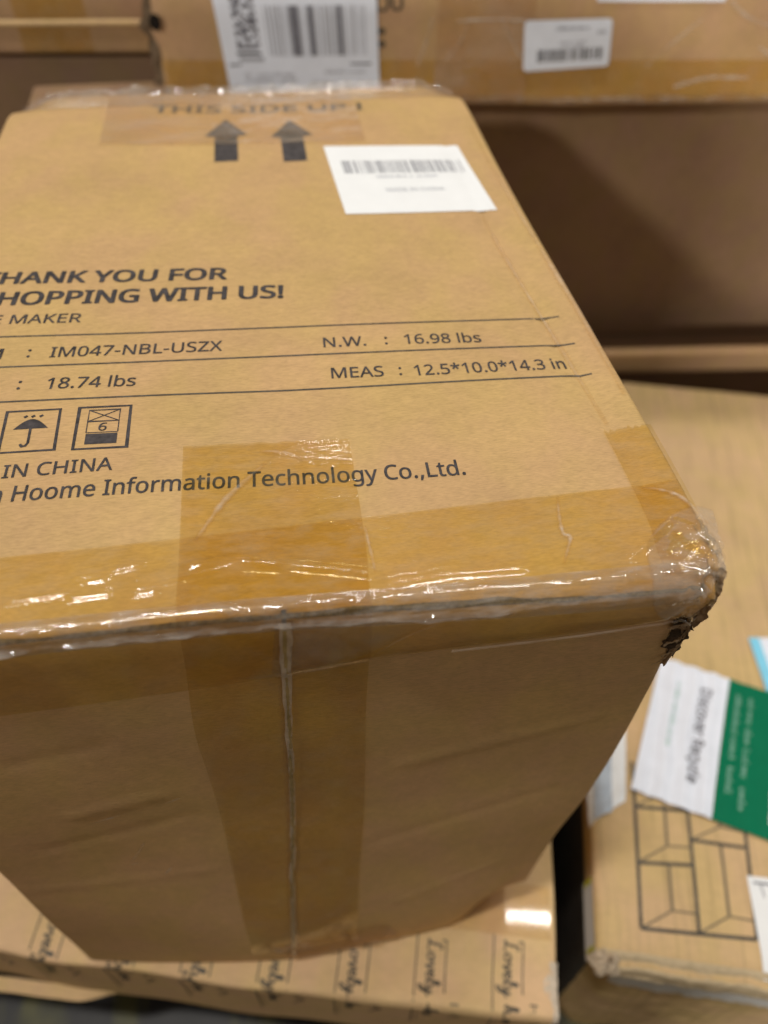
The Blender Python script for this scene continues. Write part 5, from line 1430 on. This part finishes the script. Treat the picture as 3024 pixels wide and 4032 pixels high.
def shs2(x, z, off):
    q = shpf((x, 0, z))
    return (q[0], q[1] - off, q[2])


def frontpart(name, g, off, mat, thing=None, parent=None, label=None, smooth=False):
    V, F = g
    return part(name, [shs2(v[0], v[1], off + (v[2] if len(v) > 2 else 0)) for v in V], F, mat, thing or shp, parent, smooth=smooth, label=label)


# tapes on its front
bt = part('packing_tape', *grid(lin(0, 1, 200), lin(0, 1, 16), lambda u, v: shs2(-30.4 + 30.2 * u, -SHT + .12 + 1.05 * v, .02 + .006 * nz(u * 40, v * 3, 2))), TAPE, shp)
tv = sp(1.4, -.6)[0]
part('packing_tape', *grid(lin(0, 1, 40), lin(0, 1, 120), lambda u, v: shs2(tv - 1.1 + 2.7 * u, -SHT + .1 + (SHT - .3) * v, .03 + .03 * nz(u * 4, v * 14, 3, 2))), TAPE2, shp)


def bottom_film(u, v):
    x = -30.4 + 30.2 * u
    a = math.pi / 2 * v
    q = shpf((x, 0, -SHT + .12))
    r = .17 + .06 * nz(x * 1.3, v, 2, 2) + .03 * nz(x * 5, v * 3, 5)
    return (q[0], q[1] + .10 - r * math.cos(a), q[2] - .02 - r * math.sin(a) * .8 + .05)


part('tape_edge_film', *grid(lin(0, 1, 420), lin(-1.0, 1, 16), bottom_film), WRINKLE, shp)
# creases and lifted film on its front
def ship_scuff(pts, w, k=1.0):
    P = smooth_line([sp(*p) for p in pts], 6)
    V, F, A = [], [], []
    prof = [(-1, 0), (-.4, .8), (0, 1), (.4, .8), (1, 0)]
    for i, p in enumerate(P):
        d = (P[min(i + 1, len(P) - 1)] - P[max(0, i - 1)]).normalized()
        for t, h in prof:
            q = p + Vector((-d.y, d.x)) * w * t
            V.append(shs2(q.x, q.y, .07 + h * .02))
            A.append(h * k)
    for i in range(len(P) - 1):
        for j in range(4):
            F.append((i * 5 + j, i * 5 + j + 1, i * 5 + j + 6, i * 5 + j + 5))
    o = part('tape_wrinkle', V, F, SCUFF_AND_LIGHT, shp)
    set_fade(o, A)


ship_scuff([(.85, -.10), (1.6, -.08), (2.75, -.12)], .05, 1.6)
ship_scuff([(2.0, .0), (2.35, -.5), (2.75, -1.05)], .05)
ship_scuff([(.15, .0), (.05, -.5), (-.2, -1.2)], .07, .8)
ship_scuff([(1.2, .0), (1.0, -.6), (.6, -1.1)], .05, .8)
ship_scuff([(6.6, -1.4), (7.3, -.7), (7.9, -.2)], .06, .8)
ship_scuff([(8.6, .25), (9.3, -.2), (10.4, -.5)], .09, .9)
ship_scuff([(7.6, -1.95), (8.6, -1.75), (9.9, -1.8)], .07, 1.3)
ship_scuff([(9.9, -.95), (10.3, -1.15), (10.8, -1.3)], .06, 1.6)
# torn left edge
V, F = grid(lin(0, 1, 10), lin(0, 1, 60), lambda u, v: (lambda q: (q[0] + (u - .35) * .5 * (1 + .5 * nz(v * 9, u, 2, 2)) - .05, q[1] - .03 - .05 * nz(u * 3, v * 12, 3, 3), q[2]))(shpf((-30.55, 0, -SHT + .2 + 5 * v))))
part('torn_edge', V, F, TORN_DARK, shp)
hq = (-30.3, sp(-7.2, .05)[1])
part('torn_hole', *grid(lin(0, 1, 14), lin(0, 1, 4), lambda u, v: (hq[0] + .16 * v * math.cos(u * 6.28), -.16, hq[1] + .22 * v * math.sin(u * 6.28))), HOLLOW, shp)

# shipping label
s0, s1, s2, s3 = sp(-5.46, -1.75), sp(-1.27, -1.85), sp(-1.50, 2.6), sp(-5.9, 2.6)
lbl = frontpart('shipping_label', quad2(s0, s1, s2, s3, 20, 20), .075, PAPER_BLUE, label='large white shipping label', smooth=True)
sl_ = lambda u, v: lerp(lerp(s0, s1, u), lerp(s3, s2, u), v)


def onl(g):
    V, F = g
    return [sl_(a, b) for a, b in V], F


frontpart('barcode', onl(barcode(.30, .215, .93, .49, 21, 60, .15)), .082, INK_GREY, shp, lbl)
frontpart('barcode', onl(merge_geo(rect(.455, .215, .51, .49), rect(.565, .215, .60, .49), rect(.75, .215, .78, .49))), .085, INK_MID, shp, lbl)
rr = random.Random(9)
mz = [rect(.10 + .021 * i, .255 + .017 * j, .10 + .021 * (i + 1), .255 + .017 * (j + 1)) for i in range(7) for j in range(17) if rr.random() < .55]
frontpart('data_code', onl(merge_geo(*mz)), .082, INK_MID, shp, lbl)
frontpart('label_print', onl(merge_geo(rect(.09, .222, .245, .238), rect(.03, .160, .95, .170))), .082, INK, shp, lbl)
frontpart('label_print', onl(merge_geo(smalltext(.12, .098, .45, .03, 1), smalltext(.12, .065, .45, .03, 2), smalltext(.64, .112, .9, .028, 3), smalltext(.55, .05, .8, .028, 5), rect(.10, .185, .26, .208))), .082, INK_GREY, shp, lbl)
# printed characters beside it
a, b = sp(-1.40, .16), sp(-.68, .18)
frontpart('printed_text', merge_geo(text('OU', a, b, .42, .02), text(':', sp(-1.30, -.68), sp(-1.17, -.68), .55, .05)), .02, INK_SOFT, shp)
# small sticker
t0, t1, t2, t3 = sp(2.88, -1.42), sp(5.43, -1.35), sp(5.25, -.10), sp(2.73, -.12)


def rq2(g):
    V, F = g
    return [lerp(lerp(t0, t1, a_), lerp(t3, t2, a_), b_) for a_, b_ in V], F


rc, nseg = [], 5
for cx, cy, a0 in ((.95, .08, -90), (.95, .92, 0), (.05, .92, 90), (.05, .08, 180)):
    for i in range(nseg + 1):
        an = R(a0 + 90 * i / nseg)
        rc.append((cx + .05 * math.cos(an), cy + .08 * math.sin(an)))
stk2 = frontpart('barcode_sticker', rq2((rc, [tuple(range(len(rc)))])), .09, PAPER_BLUE, label='small white sticker with rounded corners')
frontpart('barcode', rq2(barcode(.16, .17, .92, .42, 33, 40, .5)), .10, INK, shp, stk2)
frontpart('label_print', rq2(merge_geo(smalltext(.40, .52, .68, .08, 6), smalltext(.38, .44, .66, .07, 7), smalltext(.36, .80, .74, .08, 8), smalltext(.84, .70, .93, .12, 9))), .10, INK_MID, shp, stk2)
# sliver of another label at the top of the frame
u0, u1 = sp(4.71, .30), sp(8.45, .22)
frontpart('notice_label', quad2(u0, u1, (u1[0] + .1, u1[1] + 2.2), (u0[0] - .1, u0[1] + 2.2), 8, 8), .03, PAPER_BLUE, label='plain white label near the top edge')

# dark box under it, set back
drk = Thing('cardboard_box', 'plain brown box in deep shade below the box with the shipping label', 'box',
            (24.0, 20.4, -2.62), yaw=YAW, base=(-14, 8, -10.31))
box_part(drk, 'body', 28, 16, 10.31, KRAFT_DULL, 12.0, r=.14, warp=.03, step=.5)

# folded flat carton squeezed in front of it
thn = Thing('flat_carton', 'thin brown carton edge squeezed under the plain shaded box, behind the shelf-drawing carton', 'carton',
            (24.0, 17.85, -11.88), yaw=YAW, base=(-14, .2, -1.05))
box_part(thn, 'body', 28, .4, 1.05, KRAFT_BROWN, 14.0, r=.14, warp=.05, step=.5)
# what carries them, set back in the dark
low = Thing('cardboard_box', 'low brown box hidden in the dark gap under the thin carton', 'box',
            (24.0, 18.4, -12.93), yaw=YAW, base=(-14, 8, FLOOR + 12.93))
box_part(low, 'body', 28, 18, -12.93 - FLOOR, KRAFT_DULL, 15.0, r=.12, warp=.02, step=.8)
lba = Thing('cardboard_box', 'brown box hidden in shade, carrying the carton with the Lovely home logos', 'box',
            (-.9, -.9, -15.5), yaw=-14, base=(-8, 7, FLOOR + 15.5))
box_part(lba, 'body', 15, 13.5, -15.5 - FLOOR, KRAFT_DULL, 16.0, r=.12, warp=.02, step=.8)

# boxes at the far left
upl = Thing('cardboard_box', 'brown box with dark tape patch and pale seam, upper left behind printed box', 'box',
            (-5.4, 21.3, 3.0), yaw=-3.5, base=(-7, 7, -4.55))
_, uf = box_part(upl, 'body', 13, 14, 4.55, KRAFT_MID, 17.0, r=.10, warp=.03, step=.5)
part('packing_tape', *grid(lin(-6.0, -4.0, 16), lin(-4.5, -.2, 60), lambda x, z: (lambda q: (q[0], q[1] - .02, q[2]))(uf((x, 0, z)))), TAPE, upl)
part('flap_seam', *grid(lin(-12.9, -.1, 60), lin(0, 1, 5), lambda x, v: (lambda q: (q[0], q[1] - .02 - .05 * math.sin(math.pi * v), q[2] - .09 + .18 * v))(uf((x, 0, -3.72)))), KRAFT_LIGHT, upl)
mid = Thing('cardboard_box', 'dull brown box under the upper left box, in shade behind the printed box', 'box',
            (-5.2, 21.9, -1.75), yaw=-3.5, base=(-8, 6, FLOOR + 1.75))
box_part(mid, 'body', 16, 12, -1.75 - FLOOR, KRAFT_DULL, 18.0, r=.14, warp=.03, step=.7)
lft = Thing('cardboard_box', 'low pale box with lit top edge beyond far left corner of printed box', 'box',
            (-7.15, 15.6, -1.95), yaw=2.0, base=(-1.9, 2.5, FLOOR + 1.95))
box_part(lft, 'body', 3.8, 5.0, -1.95 - FLOOR, KRAFT_DULL, 19.0, r=.12, warp=.03, step=.6)

# tall carton added out of view behind the camera; it keeps the low light off the printed box's front
tall_blocker = Thing('cardboard_box', 'tall plain brown box added out of view behind the viewpoint to block low light', 'box',
            (-7.5, -36, 8.6), yaw=0, base=(-11, 10, FLOOR - 8.6))
box_part(tall_blocker, 'body', 22, 20, 8.6 - FLOOR, KRAFT_BROWN, 21.0, r=.12, warp=.05, step=.8)
